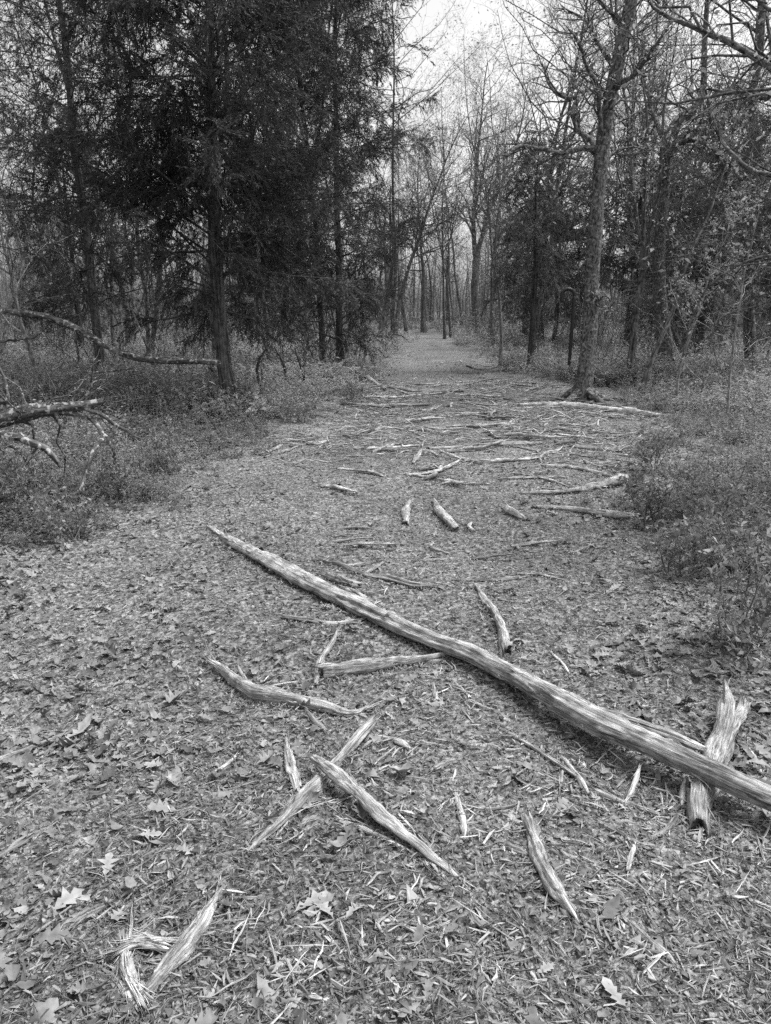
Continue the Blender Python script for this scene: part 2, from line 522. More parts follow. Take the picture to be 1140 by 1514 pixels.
def build_litter():
    r = prand(21)
    mb = MB()
    # whole oak leaves, thick on the left and on the right edge, sparse on the trodden middle
    for var in range(10):
        tv, tf = oak_leaf(r, r.uniform(.3, 2.0), r.uniform(-.3, 1.1), var % 3 == 0)
        x, d = sample(r, 2600, 1.05, 22)
        left = 1 / (1 + np.exp((x + .55 + .12 * d) * 3.2)) * (d < 7)
        right = 1 / (1 + np.exp(-(x - 1.25 - .03 * d) * 6))
        out = outside_trail(x, d)
        p = .05 + .62 * left + .9 * right * (d > 2.9) + .12 * right + .6 * (out > -.3)
        p *= np.where(d < 2.1, .45, 1) * (.25 + 1.5 * np.clip(patch_noise(x, d, .17, 1.7) - .1, 0, 1) ** 1.5)
        keep = r.random(len(x)) < np.clip(p, 0, 1)
        x, d = x[keep], d[keep]; k = len(x)
        size = r.uniform(.04, .095, k) * np.where(r.random(k) < .12, 1.3, 1) * (.75 if var % 3 == 0 else 1)
        pos = np.stack([x, d, ground_z(x, d) + .005 + r.random(k) * .012], 1)
        Rm = rot_matrices(r.uniform(0, 6.28, k), r.normal(0, .28, k), r.normal(0, .30, k))
        scatter(mb, tv, tf, pos, Rm, size, np.clip(r.normal(.5, .24, k), 0, 1), .012, r, vtint=np.tile([-.0, -.14, -.0], 11))
    o = mb.build('leaf_litter', M['litter'], smooth=True)
    tag(o, 'dry lobed oak leaves lying loose over the forest floor', 'fallen leaves', kind='stuff')
    # torn leaf fragments
    mb = MB()
    for var in range(8):
        m = 6
        a = np.sort(r.uniform(0, 6.28, m)); rr = r.uniform(.35, 1, m)
        tv = np.concatenate([[[0, 0, .12]], np.stack([np.cos(a) * rr, np.sin(a) * rr * .65, r.normal(0, .13, m)], 1)]) * .5
        tf = np.array([[0, i + 1, (i + 1) % m + 1] for i in range(m)])
        x, d = sample(r, 24000, 1.05, 26)
        k = len(x)
        size = np.exp(r.normal(math.log(.014), .5, k)) * (1 + .05 * d)
        pos = np.stack([x, d, ground_z(x, d) + .002 + r.random(k) * .008], 1)
        Rm = rot_matrices(r.uniform(0, 6.28, k), r.normal(0, .45, k), r.normal(0, .45, k))
        scatter(mb, tv, tf, pos, Rm, size, np.clip(r.normal(.38, .3, k) + .55 * (patch_noise(x, d, .33, 5.5) - .5) * patch_noise(x, d, 1.3, 2.9), 0, 1), .05, r)
    o = mb.build('leaf_crumbs', M['litter'], smooth=False)
    tag(o, 'crumbled bits of dead leaf trodden into the soil', 'leaf crumbs', kind='stuff')
    # shredded slivers of wood
    mb = MB()
    tf = np.array([[0, 3, 5], [0, 5, 2], [3, 6, 5], [2, 5, 4], [2, 4, 1], [5, 6, 4]])
    x, d = sample(r, 95000, 1.05, 30)
    tr = outside_trail(x, d) < .2
    p = np.where(tr, 1, .25) * np.where((d < 6) & (x < -.9), .45, 1) * (.3 + patch_noise(x, d, .3, 4.4))
    p = np.where((d > 6.5) & tr, 1.6 * p + .4, p)
    deb = tr & (d > 7.5) & (d < 16)
    keep = r.random(len(x)) < p
    x, d = x[keep], d[keep]; k = len(x)
    L = np.exp(r.normal(math.log(.019), .65, k)) * (1 + .05 * d) * np.where(deb[keep] & (r.random(k) < .35), 2.2, 1)
    L = np.where(d < 4, np.minimum(L, .05 + .03 * r.random(k)), L)
    sc = np.stack([L, np.clip(L, .012, .045) * r.uniform(.6, 1.8, k) , np.clip(L, .01, .04) * r.uniform(.5, 1.4, k)], 1)
    yaw = r.uniform(0, 6.28, k)
    yaw = np.where((d > 6.5) & (r.random(k) < .55), r.normal(0, .3, k), yaw)
    pos = np.stack([x, d, ground_z(x, d) + .003 + r.random(k) * .012], 1)
    Rm = rot_matrices(yaw, r.normal(0, .16, k), r.uniform(-1, 1, k))
    tint = np.clip(r.beta(1.3, 2.0, k) + .3 * (patch_noise(x, d, .4, 6.5) - .5), 0, 1)
    for v in range(8):      # eight crooked sliver shapes
        b = r.normal(0, .07)
        tv = np.array([[-.5, -.03 + b, 0], [-.5 + r.uniform(0, .1), .035 + b, .01], [-.45, b, .05], [r.uniform(-.2, .2), -.06, .0], [.1, .05, .01], [.05, 0, .07], [.5, b * r.uniform(-1, 1.5), .01]])
        q = np.arange(k) % 8 == v
        scatter(mb, tv, tf, pos[q], Rm[q], sc[q], tint[q], .02, r)
    o = mb.build('wood_shreds', M['chips'], smooth=False)
    tag(o, 'pale slivers of shredded wood spread along the trail', 'wood chips', kind='stuff')
    # tangle of small broken branches in the debris strip
    mb = MB()
    k = 4200
    d = 7.2 + 9.5 * r.beta(1.6, 1.8, k); x = r.uniform(trail_left(d) - .3, trail_right(d) + .25)
    kp = r.random(k) < 2.2 * np.clip(patch_noise(x, d, .42, 2.2) - .28, 0, 1); x, d = x[kp], d[kp]; k = len(x)
    yaw = np.where(r.random(k) < .5, r.normal(0, .35, k), r.uniform(0, 6.28, k)); L = np.exp(r.normal(math.log(.26), .5, k))
    t = np.linspace(-.5, .5, 5)
    P = np.stack([x[:, None] + L[:, None] * np.cos(yaw)[:, None] * t, d[:, None] + L[:, None] * np.sin(yaw)[:, None] * t, np.zeros((k, 5))], -1)
    P[..., :2] += r.normal(0, .012, (k, 5, 2))
    P[..., 2] = ground_z(P[..., 0], P[..., 1]) + .012 + r.random(k)[:, None] ** 3 * .10 + r.normal(0, .16, k)[:, None] * L[:, None] * np.abs(t)
    th = r.uniform(.003, .011, k)
    tubes(mb, P, th[:, None] * np.array([.3, 1, .9, .8, .2]) * r.uniform(.7, 1.2, (k, 5)), 5, r.uniform(0, 1, k))
    o = mb.build('branch_debris', M['log'], smooth=False)
    tag(o, 'tangle of small broken branches strewn across the middle of the trail', 'broken branches', kind='stuff')
    # hair-thin twiglets and grass stalks
    mb = MB()
    x, d = sample(r, 6500, 1.1, 20)
    k = len(x)
    yaw = r.uniform(0, 6.28, k); L = np.exp(r.normal(math.log(.09), .5, k))
    z = ground_z(x, d) + .006
    t = np.linspace(-.5, .5, 4)
    bend = r.normal(0, .12, k)
    dirx, diry = np.cos(yaw), np.sin(yaw)
    P = np.stack([x[:, None] + L[:, None] * (dirx[:, None] * t - diry[:, None] * bend[:, None] * (t ** 2) * 4),
                  d[:, None] + L[:, None] * (diry[:, None] * t + dirx[:, None] * bend[:, None] * (t ** 2) * 4),
                  z[:, None] + r.uniform(0, .012, (k, 4))], -1)
    th = r.uniform(.0007, .0022, k)
    tubes(mb, P, th[:, None] * np.array([1, 1, .8, .4]), 3, r.uniform(0, 1, k))
    o = mb.build('twig_litter', M['stick'], smooth=True)
    tag(o, 'thin twiglets and stalks strewn among the fallen leaves', 'twigs', kind='stuff')
build_litter()

# ------------------------------------------------------------------ dead wood on the trail
def lying(pts, lift=0.0):
    """(px, py, width px[, extra lift m]) rows -> path on the ground with radii in metres"""
    rows = []
    for p in pts:
        x, y, w = p[:3]; ex = p[3] if len(p) > 3 else 0.0
        g = G(x, y)
        rr = w * .45 * px2m(g)
        g = G(x, y, rr * .72 + ex + lift)
        rows.append([*g, rr])
    return np.array(rows)

PATHS = []
def wood_piece(name, pts, label, cat, mat='log', seed=0, sides=22, wob=.045, rough=.15, crack=.34, jag=(1.3, 1.3), fib=8, along=0,
               prongs=(), group=None, lift=0.0, flat=1.0, flen=None, tint=.5, rows=None):
    r = prand(1000 + seed)
    rows = lying(pts, lift) if rows is None else rows
    ln = np.linalg.norm(np.diff(rows[:, :3], axis=0), axis=1).sum()
    rm = rows[:, 3].mean()
    n = int(np.clip(ln / max(rm * .45, .006), 10, 230))
    c = curve(rows, n)
    path, rad = c[:, :3].copy(), np.maximum(c[:, 3], .0012)
    path += np.cumsum(r.normal(0, rm * wob, path.shape), axis=0) * np.sin(np.linspace(0, math.pi, n))[:, None]
    rad = rad * (1 + .12 * np.sin(np.linspace(0, r.uniform(6, 20), n) + r.uniform(0, 6)))
    PATHS.append((path.copy(), rad.copy()))
    mid = path[n // 2].copy()
    mid[2] = float(ground_z(mid[0], mid[1]))
    mb = MB()
    stem_mesh(mb, path - mid, rad, sides, r, rough, crack, jag, flat=flat, tint=tint)
    fibres(mb, path - mid, rad, r, fib, length=flen or max(rm * 3.2, .02), thick=max(rm * .05, .0010), along=along, tint=min(tint + .4, 1.0), spread=.5)
    if not prongs:
        o = mb.build(name, M[mat]); o.location = [float(v) for v in mid]
        return tag(o, label, cat, group)
    root = empty(name, mid, label, cat, group)
    mb.build('stem', M[mat], root)
    for q, (pname, pp) in enumerate(prongs):
        pr = lying(pp, lift)
        m2 = int(np.clip(np.linalg.norm(np.diff(pr[:, :3], axis=0), axis=1).sum() / max(pr[:, 3].mean(), .008), 6, 60))
        cc = curve(pr, m2); b2 = MB()
        p2 = cc[:, :3] - mid; r2 = np.maximum(cc[:, 3], .001)
        stem_mesh(b2, p2, r2, max(sides - 6, 8), r, rough, crack, (.5, 1.6), tint=tint)
        fibres(b2, p2, r2, r, 5, length=max(r2.mean() * 4, .02), thick=max(r2.mean() * .08, .0008), along=2)
        b2.build(pname, M[mat], root)
    return root

# the long log
wood_piece('fallen_log', [(308, 780, 7), (345, 803, 18), (400, 833, 23), (460, 866, 25), (520, 894, 28), (575, 918, 33), (640, 946, 29, .01), (700, 968, 30, .02),
                          (760, 1000, 29, .03), (830, 1038, 34, .05), (900, 1072, 35, .06), (960, 1097, 35, .065), (1040, 1134, 36, .07), (1140, 1180, 38, .06), (1290, 1246, 40, .03)],
           'long weathered log lying diagonally across the trail, longest piece of dead wood', 'log', seed=1, sides=48, wob=.02, rough=.10, crack=.34, fib=14, along=170, flen=.05,
           prongs=[('torn_strip', [(880, 1050, 10, .07), (930, 1066, 15, .06), (990, 1087, 16, .05), (1048, 1112, 8, .04)]),
                   ('torn_strip', [(700, 1058, 3, .0), (760, 1088, 5, .0), (830, 1132, 7, .01), (870, 1160, 5, .01)]),
                   ('side_branch', [(560, 905, 8, .02), (530, 878, 7, .015), (505, 868, 4, .01)])])
wood_piece('forked_branch', [(1036, 1216, 26), (1034, 1190, 36), (1042, 1150, 34, -.0), (1058, 1105, 32, .01), (1072, 1075, 34, .02), (1078, 1060, 30, .03)],
           'thick forked branch end propping up the right end of the long log', 'branch', seed=2, sides=30, rough=.13, crack=.3, fib=6, along=8,
           prongs=[('prong', [(1072, 1072, 22, .03), (1078, 1045, 18, .045), (1072, 1012, 7, .07)]),
                   ('prong', [(1078, 1070, 22, .03), (1095, 1056, 17, .05), (1104, 1040, 8, .065)])])

W = wood_piece
W('broken_branch', [(312, 978, 5, .03), (330, 990, 12, .02), (352, 1008, 20, .01), (380, 1024, 25), (430, 1031, 23), (480, 1043, 21), (520, 1055, 15), (546, 1044, 4, .01)],
  'curved pale branch with a splintered left end, left of the trail middle', 'branch', seed=3, sides=26, rough=.12, crack=.28, fib=26, along=14, flen=.11, jag=(3.5, 1),
  prongs=[('splinter', [(375, 1020, 8), (358, 998, 6, .02), (352, 985, 3, .04)]), ('splinter', [(500, 1052, 7), (530, 1056, 6), (546, 1056, 3)]), ('side_twig', [(362, 1015, 7), (345, 1022, 5), (338, 1042, 3)])])
W('broken_branch', [(478, 992, 23), (510, 990, 20), (560, 985, 17), (610, 978, 13), (640, 972, 12), (663, 967, 7)],
  'straight pale stick whose thin end touches the long log from below', 'branch', mat='log', seed=4, sides=24, crack=.32, fib=14, along=4, jag=(.5, 2),
  prongs=[('splinter', [(625, 978, 4), (645, 978, 6), (660, 974, 3)])])
W('bent_stick', [(499, 930, 4, .03), (491, 950, 8, .015), (478, 972, 11), (470, 998, 11), (467, 1012, 5)], 'short bent stick standing across the thick end of the straight pale stick', 'stick', seed=5, fib=6)
W('thin_stick', [(420, 912, 7), (450, 915, 9), (490, 921, 8), (520, 920, 7)], 'thin knobbly stick just below the middle of the long log', 'stick', seed=6, fib=10, along=4)
W('forked_stick', [(466, 828, 6), (500, 836, 8), (540, 850, 8), (575, 856, 11), (610, 865, 11), (637, 866, 6)],
  'slim forked stick lying above the long log', 'stick', mat='stick', seed=7, fib=8, along=6, prongs=[('fork', [(540, 848, 6), (560, 836, 6), (570, 830, 4)]), ('fork', [(505, 838, 4), (540, 834, 5), (565, 828, 3)])])
W('wood_chunk', [(486, 851, 10), (505, 857, 13), (528, 864, 9)], 'short thick chunk between the slim forked stick and the long log', 'wood chunk', seed=8, fib=6, mat='stick')
W('wood_sliver', [(515, 872, 6, .01), (540, 884, 7, .01)], 'bright split sliver leaning on the upper side of the long log', 'sliver', mat='pale', seed=9, sides=8, fib=3)
W('crooked_stick', [(707, 869, 6, .01), (716, 885, 10), (730, 905, 13), (742, 932, 16), (748, 958, 17)], 'crooked tapering stick alone above the long log', 'stick', seed=10, fib=6, along=3, sides=22)
W('broken_branch', [(549, 1068, 13, .02), (525, 1095, 15, .015), (503, 1122, 16, .0), (478, 1152, 22, -.005), (440, 1188, 26), (405, 1222, 24), (380, 1245, 16), (368, 1258, 6)],
  'split branch running down left beneath the wedge shaped plank', 'branch', seed=11, sides=28, crack=.34, fib=8, along=12, jag=(.5, 2.5),
  prongs=[('split_strip', [(500, 1135, 10), (470, 1170, 12), (435, 1205, 10), (412, 1232, 4)])])
W('split_plank', [(464, 1120, 13, .05), (478, 1130, 21, .05), (510, 1152, 22, .04), (550, 1190, 22, .025), (600, 1235, 19, .012), (645, 1272, 13, .0), (686, 1304, 4)],
  'wedge shaped split plank lying on top of the split branch', 'plank', seed=12, sides=26, crack=.2, rough=.09, fib=5, along=8, flat=.7, jag=(.3, 3),
  prongs=[('split_strip', [(590, 1205, 4, .01), (640, 1255, 6, .0), (675, 1290, 4)])])
W('long_splinter', [(500, 1209, 3, .01), (530, 1222, 7), (565, 1238, 8), (605, 1258, 5), (640, 1275, 3)], 'long thin splinter beside the lower edge of the split plank', 'splinter', mat='pale', seed=13, sides=10, fib=8, along=5)
W('tapered_stick', [(423, 1092, 6), (429, 1120, 13), (436, 1148, 16), (440, 1166, 14)], 'short tapered stick left of the split plank, thin end up', 'stick', seed=14, fib=3)
W('broken_branch', [(781, 1213, 16), (792, 1245, 20), (805, 1280, 21), (825, 1315, 22), (846, 1350, 16)], 'stout straight piece low on the right, a thin stick at its foot', 'branch', seed=15, sides=26, crack=.3, fib=6, along=10,
  prongs=[('split_strip', [(792, 1216, 6), (803, 1250, 7), (812, 1280, 4)])])
W('long_thin_stick', [(838, 1352, 4), (870, 1382, 4), (898, 1408, 3)], 'thin dark stick pointing away from the foot of the stout straight piece', 'stick', mat='stick', seed=16, sides=8, fib=2)
W('broken_branch', [(326, 1316, 10), (312, 1340, 18), (292, 1372, 29), (270, 1400, 31), (245, 1430, 27), (222, 1458, 23), (207, 1472, 12)],
  'thick tapering branch piece at the bottom left beside a shredded stump of fibres', 'branch', seed=17, sides=32, rough=.14, crack=.26, fib=7, along=6)
for q, (pp, lb) in enumerate([([(186, 1404, 14, .01), (184, 1425, 22), (192, 1450, 26), (203, 1474, 20)], 'upright bundle of shredded pale fibres at the bottom left, largest of the fibre bundles'),
                              ([(184, 1402, 10, .02), (205, 1392, 16, .02), (236, 1396, 14, .02)], 'flat bundle of shredded pale fibres at the top of the upright one')]):
    W('fibre_bundle', pp, lb, 'wood fibres', mat='pale', seed=18 + q, sides=22, rough=.26, crack=.5, fib=34, along=34, flen=.055, jag=(3, 3))
small = [
 ('wood_chip', [(673, 1172, 7), (680, 1195, 10), (686, 1220, 11), (687, 1241, 5)], 'narrow pale slab between the split plank and the stout straight piece', 'pale', 10),
 ('short_stick', [(651, 1193, 4), (664, 1182, 5)], 'tiny pale stub left of the narrow slab', 'pale', 8),
 ('dark_stick', [(672, 1182, 6), (700, 1196, 8), (725, 1196, 7), (765, 1190, 4)], 'dark bent stick under the narrow pale slab', 'stick', 10),
 ('pointed_stick', [(834, 1124, 6), (846, 1140, 10), (860, 1158, 12), (869, 1173, 8)], 'pointed stick below the middle of the long log', 'log', 14),
 ('straight_stick', [(833, 1120, 4), (829, 1155, 6), (826, 1186, 4)], 'straight dark stick left beside the pointed stick', 'stick', 8),
 ('flat_splinter', [(862, 1160, 4), (890, 1174, 8), (925, 1188, 9), (972, 1204, 6)], 'flat pale splinter leading from the pointed stick to the propping branch', 'log', 12),
 ('flat_splinter', [(884, 1214, 5), (915, 1230, 9), (960, 1256, 5)], 'flat splinter below the propping branch, slanting down right', 'log', 12),
 ('short_stick', [(938, 1254, 8), (933, 1268, 11), (928, 1288, 5)], 'short pale chip just under the slanting flat splinter', 'pale', 10),
 ('straight_stick', [(926, 1360, 8), (955, 1386, 11), (985, 1412, 10), (1003, 1430, 5)], 'long grey strip near the bottom right corner', 'log', 12),
 ('straight_stick', [(730, 1240, 6), (755, 1252, 11), (785, 1265, 7)], 'dark stub touching the left side of the stout straight piece', 'stick', 12),
 ('pale_splinter', [(820, 1278, 3), (860, 1292, 5), (900, 1308, 2)], 'thin splinter right of the stout straight piece', 'stick', 7),
 ('curved_splinter', [(572, 1328, 4), (600, 1326, 6), (614, 1338, 5), (620, 1366, 4)], 'curved pale splinter right of the big pale oak leaf', 'pale', 8),
 ('wavy_strip', [(540, 1362, 4), (580, 1362, 6), (610, 1374, 6), (640, 1372, 5), (668, 1362, 3)], 'wavy pale strip under the curved splinter', 'pale', 8),
 ('thin_stick', [(680, 1385, 4), (690, 1405, 6), (720, 1420, 5), (754, 1430, 3)], 'hooked pale splinter low in the trail middle', 'pale', 8),
 ('straight_stick', [(717, 1392, 5), (714, 1425, 6), (712, 1458, 3)], 'upright thin stick under the hooked splinter', 'log', 8),
 ('pale_splinter', [(384, 1434, 6), (410, 1430, 10), (432, 1420, 7), (442, 1405, 3)], 'bright torn splinter right of the thick tapering branch piece', 'pale', 10),
 ('pale_splinter', [(392, 1398, 3), (410, 1412, 6), (428, 1420, 3)], 'bright small splinter crossing above the torn one', 'pale', 8),
 ('pale_splinter', [(425, 1462, 5), (455, 1470, 9), (482, 1478, 5)], 'flat bright splinter below the torn one', 'pale', 10),
 ('pale_splinter', [(440, 1440, 3), (465, 1428, 7), (490, 1412, 4)], 'bright splinter slanting up right of the torn one', 'pale', 8),
 ('pale_splinter', [(492, 1456, 4), (525, 1452, 6), (560, 1438, 3)], 'bright frayed splinter at the bottom, left of the trail middle', 'pale', 9),
 ('pale_splinter', [(318, 1505, 3), (340, 1494, 6), (360, 1480, 3)], 'small splinter at the very bottom right of the fibre bundles', 'pale', 8),
 ('flat_splinter', [(312, 1370, 3), (340, 1352, 7), (356, 1340, 4)], 'narrow splinter pointing at the top of the thick tapering branch piece', 'stick', 10),
 ('straight_stick', [(-12, 1272, 9), (30, 1247, 10), (76, 1222, 6)], 'dark straight stick cut by the left edge of the photo, lower one', 'stick', 12),
 ('straight_stick', [(-12, 1128, 10), (40, 1108, 8), (90, 1088, 7), (130, 1074, 4)], 'dark straight stick cut by the left edge of the photo, upper one', 'stick', 12),
 ('bark_strip', [(92, 1372, 9), (125, 1354, 15), (162, 1336, 8)], 'brittle bark strip among leaves at the lower left', 'stick', 12),
 ('bark_strip', [(20, 1422, 6), (55, 1402, 10), (90, 1390, 5)], 'half buried bark strip at the far lower left', 'stick', 12),
 ('dark_stick', [(125, 1152, 5), (150, 1150, 7), (168, 1148, 4)], 'short dark twig end on bare soil at the left', 'stick', 8),
 ('pale_splinter', [(315, 1143, 3), (335, 1130, 6), (352, 1115, 3)], 'bright splinter left of the short tapered stick', 'pale', 8),
 ('thin_stick', [(330, 1068, 3), (370, 1062, 5), (410, 1058, 4), (432, 1048, 3)], 'thin stick under the curved pale branch', 'stick', 8),
 ('flat_splinter', [(452, 1050, 6), (465, 1066, 9), (482, 1080, 5)], 'dark splinter below the curved pale branch, above the split plank', 'stick', 10),
 ('flat_splinter', [(640, 1012, 7), (646, 1036, 9)], 'small chip standing alone below the long log', 'log', 9),
 ('wood_chip', [(556, 1088, 5), (590, 1098, 10), (606, 1108, 5)], 'frayed chip right of the top of the split branch', 'log', 10),
 ('flat_splinter', [(636, 1140, 4), (650, 1132, 10), (668, 1126, 9)], 'flat pale chip in the trail middle', 'log', 10),
 ('pale_splinter', [(668, 1005, 3), (682, 1018, 5), (694, 1030, 3)], 'bright splinter on the soil under the long log middle', 'pale', 7),
 ('pale_splinter', [(815, 965, 3), (830, 980, 5), (842, 996, 3)], 'bright splinter above the long log right half', 'pale', 7),
 ('straight_stick', [(1030, 1000, 5), (1060, 996, 7), (1090, 992, 3)], 'pale twig above the prongs of the propping branch', 'log', 8),
 ('straight_stick', [(1012, 1040, 5), (1035, 1068, 7), (1060, 1092, 4)], 'dark twig against the left prong of the propping branch', 'stick', 8),
 ('forked_twig', [(1108, 1108, 4, .01), (1122, 1128, 5, .01), (1126, 1150, 3)], 'bright forked twig at the right edge beside the prongs', 'pale', 8),
 ('straight_stick', [(1100, 1072, 3), (1125, 1086, 6), (1150, 1100, 4)], 'twig at the right edge level with the prongs', 'log', 8),
 ('frayed_stub', [(1008, 1192, 6), (1010, 1172, 11, .01), (1015, 1150, 6, .03)], 'frayed upright stub left of the foot of the propping branch', 'pale', 14),
 ('flat_splinter', [(925, 1185, 4, .01), (938, 1160, 8, .02), (946, 1132, 4, .04)], 'raised pale splinter pointing up at the long log', 'pale', 10),
 ('straight_stick', [(950, 1245, 6), (985, 1226, 9), (1005, 1200, 5)], 'grey stick leading to the frayed stub', 'stick', 10),
 ('straight_stick', [(1090, 1492, 6), (1065, 1470, 9), (1050, 1458, 4)], 'grey stub at the bottom right corner', 'log', 9),
 ('curved_splinter', [(955, 1335, 3), (962, 1312, 4), (978, 1298, 3)], 'small curved pale splinter right of the slanting flat splinter', 'pale', 7),
 ('straight_stick', [(1032, 1250, 4), (1037, 1225, 6, .01)], 'short pale peg under the right end of the long log', 'pale', 8),
]
for q, (nm, pp, lb, mt, sd) in enumerate(small):
    cat = {'wood_chip': 'wood chip', 'bark_strip': 'bark', 'forked_twig': 'twig'}.get(nm, 'splinter' if 'splinter' in nm or 'strip' in nm else 'stick')
    W(nm, pp, lb, cat, mat=mt, seed=40 + q, sides=sd, fib=5, along=2, rough=.16, crack=.3)
mid = [
 ([(641, 741, 9), (652, 757, 13), (665, 772, 15), (672, 781, 13)], 'short stout piece in the trail middle, beyond the slim forked stick', 'log'),
 ([(604, 744, 9), (600, 758, 11), (600, 772, 9)], 'small stub just left of the short stout piece', 'log'),
 ([(748, 751, 8), (762, 760, 12), (778, 768, 6)], 'small flat piece right of the short stout piece', 'log'),
 ([(772, 729, 4), (815, 728, 8), (850, 725, 11), (885, 717, 13), (912, 711, 15), (926, 706, 8)], 'curved pale limb on the right, thick end at the undergrowth', 'log'),
 ([(796, 749, 6), (840, 752, 8), (880, 757, 12), (915, 762, 11), (943, 762, 6)], 'flat pale slab just in front of the curved pale limb', 'log'),
 ([(757, 599, 4), (800, 599, 8), (850, 601, 11), (900, 606, 9), (945, 612, 9), (973, 614, 6)], 'long pale log lying at the foot of the big oak', 'pale'),
 ([(636, 663, 4), (690, 661, 6), (745, 657, 7), (800, 655, 4)], 'long straight pole across the trail, nearer of two', 'log'),
 ([(668, 641, 3), (720, 639, 5), (790, 637, 5), (850, 637, 4)], 'long straight pole across the trail, farther of two', 'log'),
 ([(845, 659, 5), (885, 663, 8), (938, 666, 5)], 'dark edged stick at the right side of the trail before the oak', 'stick'),
 ([(600, 700, 3), (640, 706, 5), (680, 713, 6), (722, 716, 4)], 'pale shredded pole crossing the trail beyond the short stout piece', 'pale'),
 ([(498, 531, 4, .25), (525, 550, 6, .15), (548, 564, 6, .05), (570, 575, 4)], 'leaning pole slanting out of the cedar undergrowth', 'log'),
 ([(532, 600, 3), (580, 600, 5), (635, 598, 3)], 'thin pale pole at the left side before the debris pile', 'log'),
 ([(575, 572, 5), (610, 577, 7), (650, 578, 6), (685, 578, 4)], 'dark limb lying along the far edge of the debris', 'stick'),
 ([(552, 668, 5), (568, 662, 8), (582, 658, 5)], 'pale short piece at the left edge of the trail', 'log'),
 ([(622, 667, 6), (616, 676, 8), (611, 684, 5)], 'stubby piece set upright beside the pale short piece', 'log'),
 ([(380, 672, 3), (405, 664, 6), (428, 650, 4)], 'bundle like branch at the left trail edge before the cedar', 'log'),
 ([(392, 676, 3), (418, 668, 5), (445, 658, 3)], 'second thin branch at the left trail edge before the cedar', 'stick'),
 ([(670, 858, 4), (710, 857, 6), (750, 856, 7), (782, 852, 3)], 'dark jagged stick above the crooked tapering stick', 'stick'),
 ([(765, 848, 3), (800, 850, 5), (835, 858, 3)], 'light frayed twig right of the dark jagged stick', 'log'),
 ([(455, 655, 6), (470, 655, 8), (480, 653, 5)], 'small white chip on the left trail edge', 'pale'),
]
for q, (pp, lb, mt) in enumerate(mid):
    W('broken_branch' if pp[1][2] > 7 else 'fallen_stick', pp, lb, 'branch' if pp[1][2] > 7 else 'stick', mat=mt, seed=120 + q, sides=12, fib=7, along=4, rough=.15, crack=.3)

for q, (pp, lb) in enumerate([([(836, 588, 3), (870, 596, 4), (905, 599, 3)], 'dark stick curving in front of the foot of the big leaning oak'), ([(850, 600, 3), (900, 590, 4), (932, 594, 2)], 'dark stick crossing the one in front of the big leaning oak'),
                              ([(880, 602, 2), (930, 598, 4), (962, 586, 3)], 'dark stick right of the foot of the big leaning oak, reaching the slanting sapling'), ([(740, 576, 3), (765, 570, 4), (795, 566, 2)], 'dark twig on the litter left of the foot of the hook'),
                              ([(690, 541, 3), (715, 547, 4), (738, 541, 3)], 'low dark twig at the foot of the slender pale sapling')]):
    W('fallen_stick', pp, lb, 'stick', mat='bark', seed=160 + q, sides=8, fib=3, along=3, rough=.15, crack=.2)

ORD = ['first', 'second', 'third', 'fourth', 'fifth', 'sixth', 'seventh', 'eighth', 'ninth', 'tenth', 'eleventh', 'twelfth', 'thirteenth', 'fourteenth', 'fifteenth', 'sixteenth',
       'seventeenth', 'eighteenth', 'nineteenth', 'twentieth'] + [t + w for t in ('twenty ', 'thirty ', 'forty ', 'fifty ') for w in ('first', 'second', 'third', 'fourth', 'fifth', 'sixth', 'seventh', 'eighth', 'ninth')]
# strewn sticks across the trail, band by band
bands = [(505, 545, 8, 610, 740, 'far up the trail beyond the debris', 2.0), (556, 572, 12, 550, 800, 'along the far edge of the debris', 3.0), (572, 588, 16, 535, 850, 'in the debris level with the hook', 3.4),
         (588, 608, 17, 530, 800, 'in the debris level with the oak foot', 3.6), (608, 630, 18, 520, 900, 'in the debris before the oak foot', 4.0), (630, 655, 18, 515, 930, 'in the debris just before the pole pair', 4.4),
         (655, 690, 16, 520, 930, 'on the near slope of the debris', 5.0), (690, 725, 14, 430, 900, 'in the last strip of debris', 5.5), (770, 850, 9, 440, 900, 'on bare soil beyond the long log', 5.5)]
rs = prand(77)
for bi, (y0, y1, cnt, x0, x1, where, wpx) in enumerate(bands):
    xs = np.sort(rs.uniform(x0, x1, cnt))
    for q in range(cnt):
        px, py = xs[q], rs.uniform(y0, y1)
        g = G(px, py)
        L = rs.uniform(.18, .8) * (1.0 if bi < 8 else .5)
        ang = rs.normal(0, .5) if rs.random() < .65 else rs.uniform(0, 3.14)
        w = wpx * rs.uniform(.45, 1.2) * px2m(g) * .42
        t = np.linspace(-.5, .5, 5)
        bend = rs.normal(0, .10)
        X = g[0] + L * (math.cos(ang) * t - math.sin(ang) * bend * (t * t * 4 - .5))
        Y = g[1] + L * (math.sin(ang) * t + math.cos(ang) * bend * (t * t * 4 - .5))
        Z = ground_z(X, Y) + w * .7 + rs.uniform(0, .05) * (t + .5) + (.05 if 2 <= bi <= 5 else .0) * rs.random()
        rows = np.stack([X, Y, Z, w * np.array([.6, 1, 1, .8, .35])], 1)
        W('strewn_stick', None, f'{ORD[q]} from the left of the loose sticks {where}', 'stick', mat=['log', 'pale', 'stick', 'log', 'pale'][rs.integers(5)], seed=200 + bi * 30 + q, sides=12,
          fib=7, along=7, rough=.24, crack=.45, group='loose sticks strewn across the trail', rows=rows)

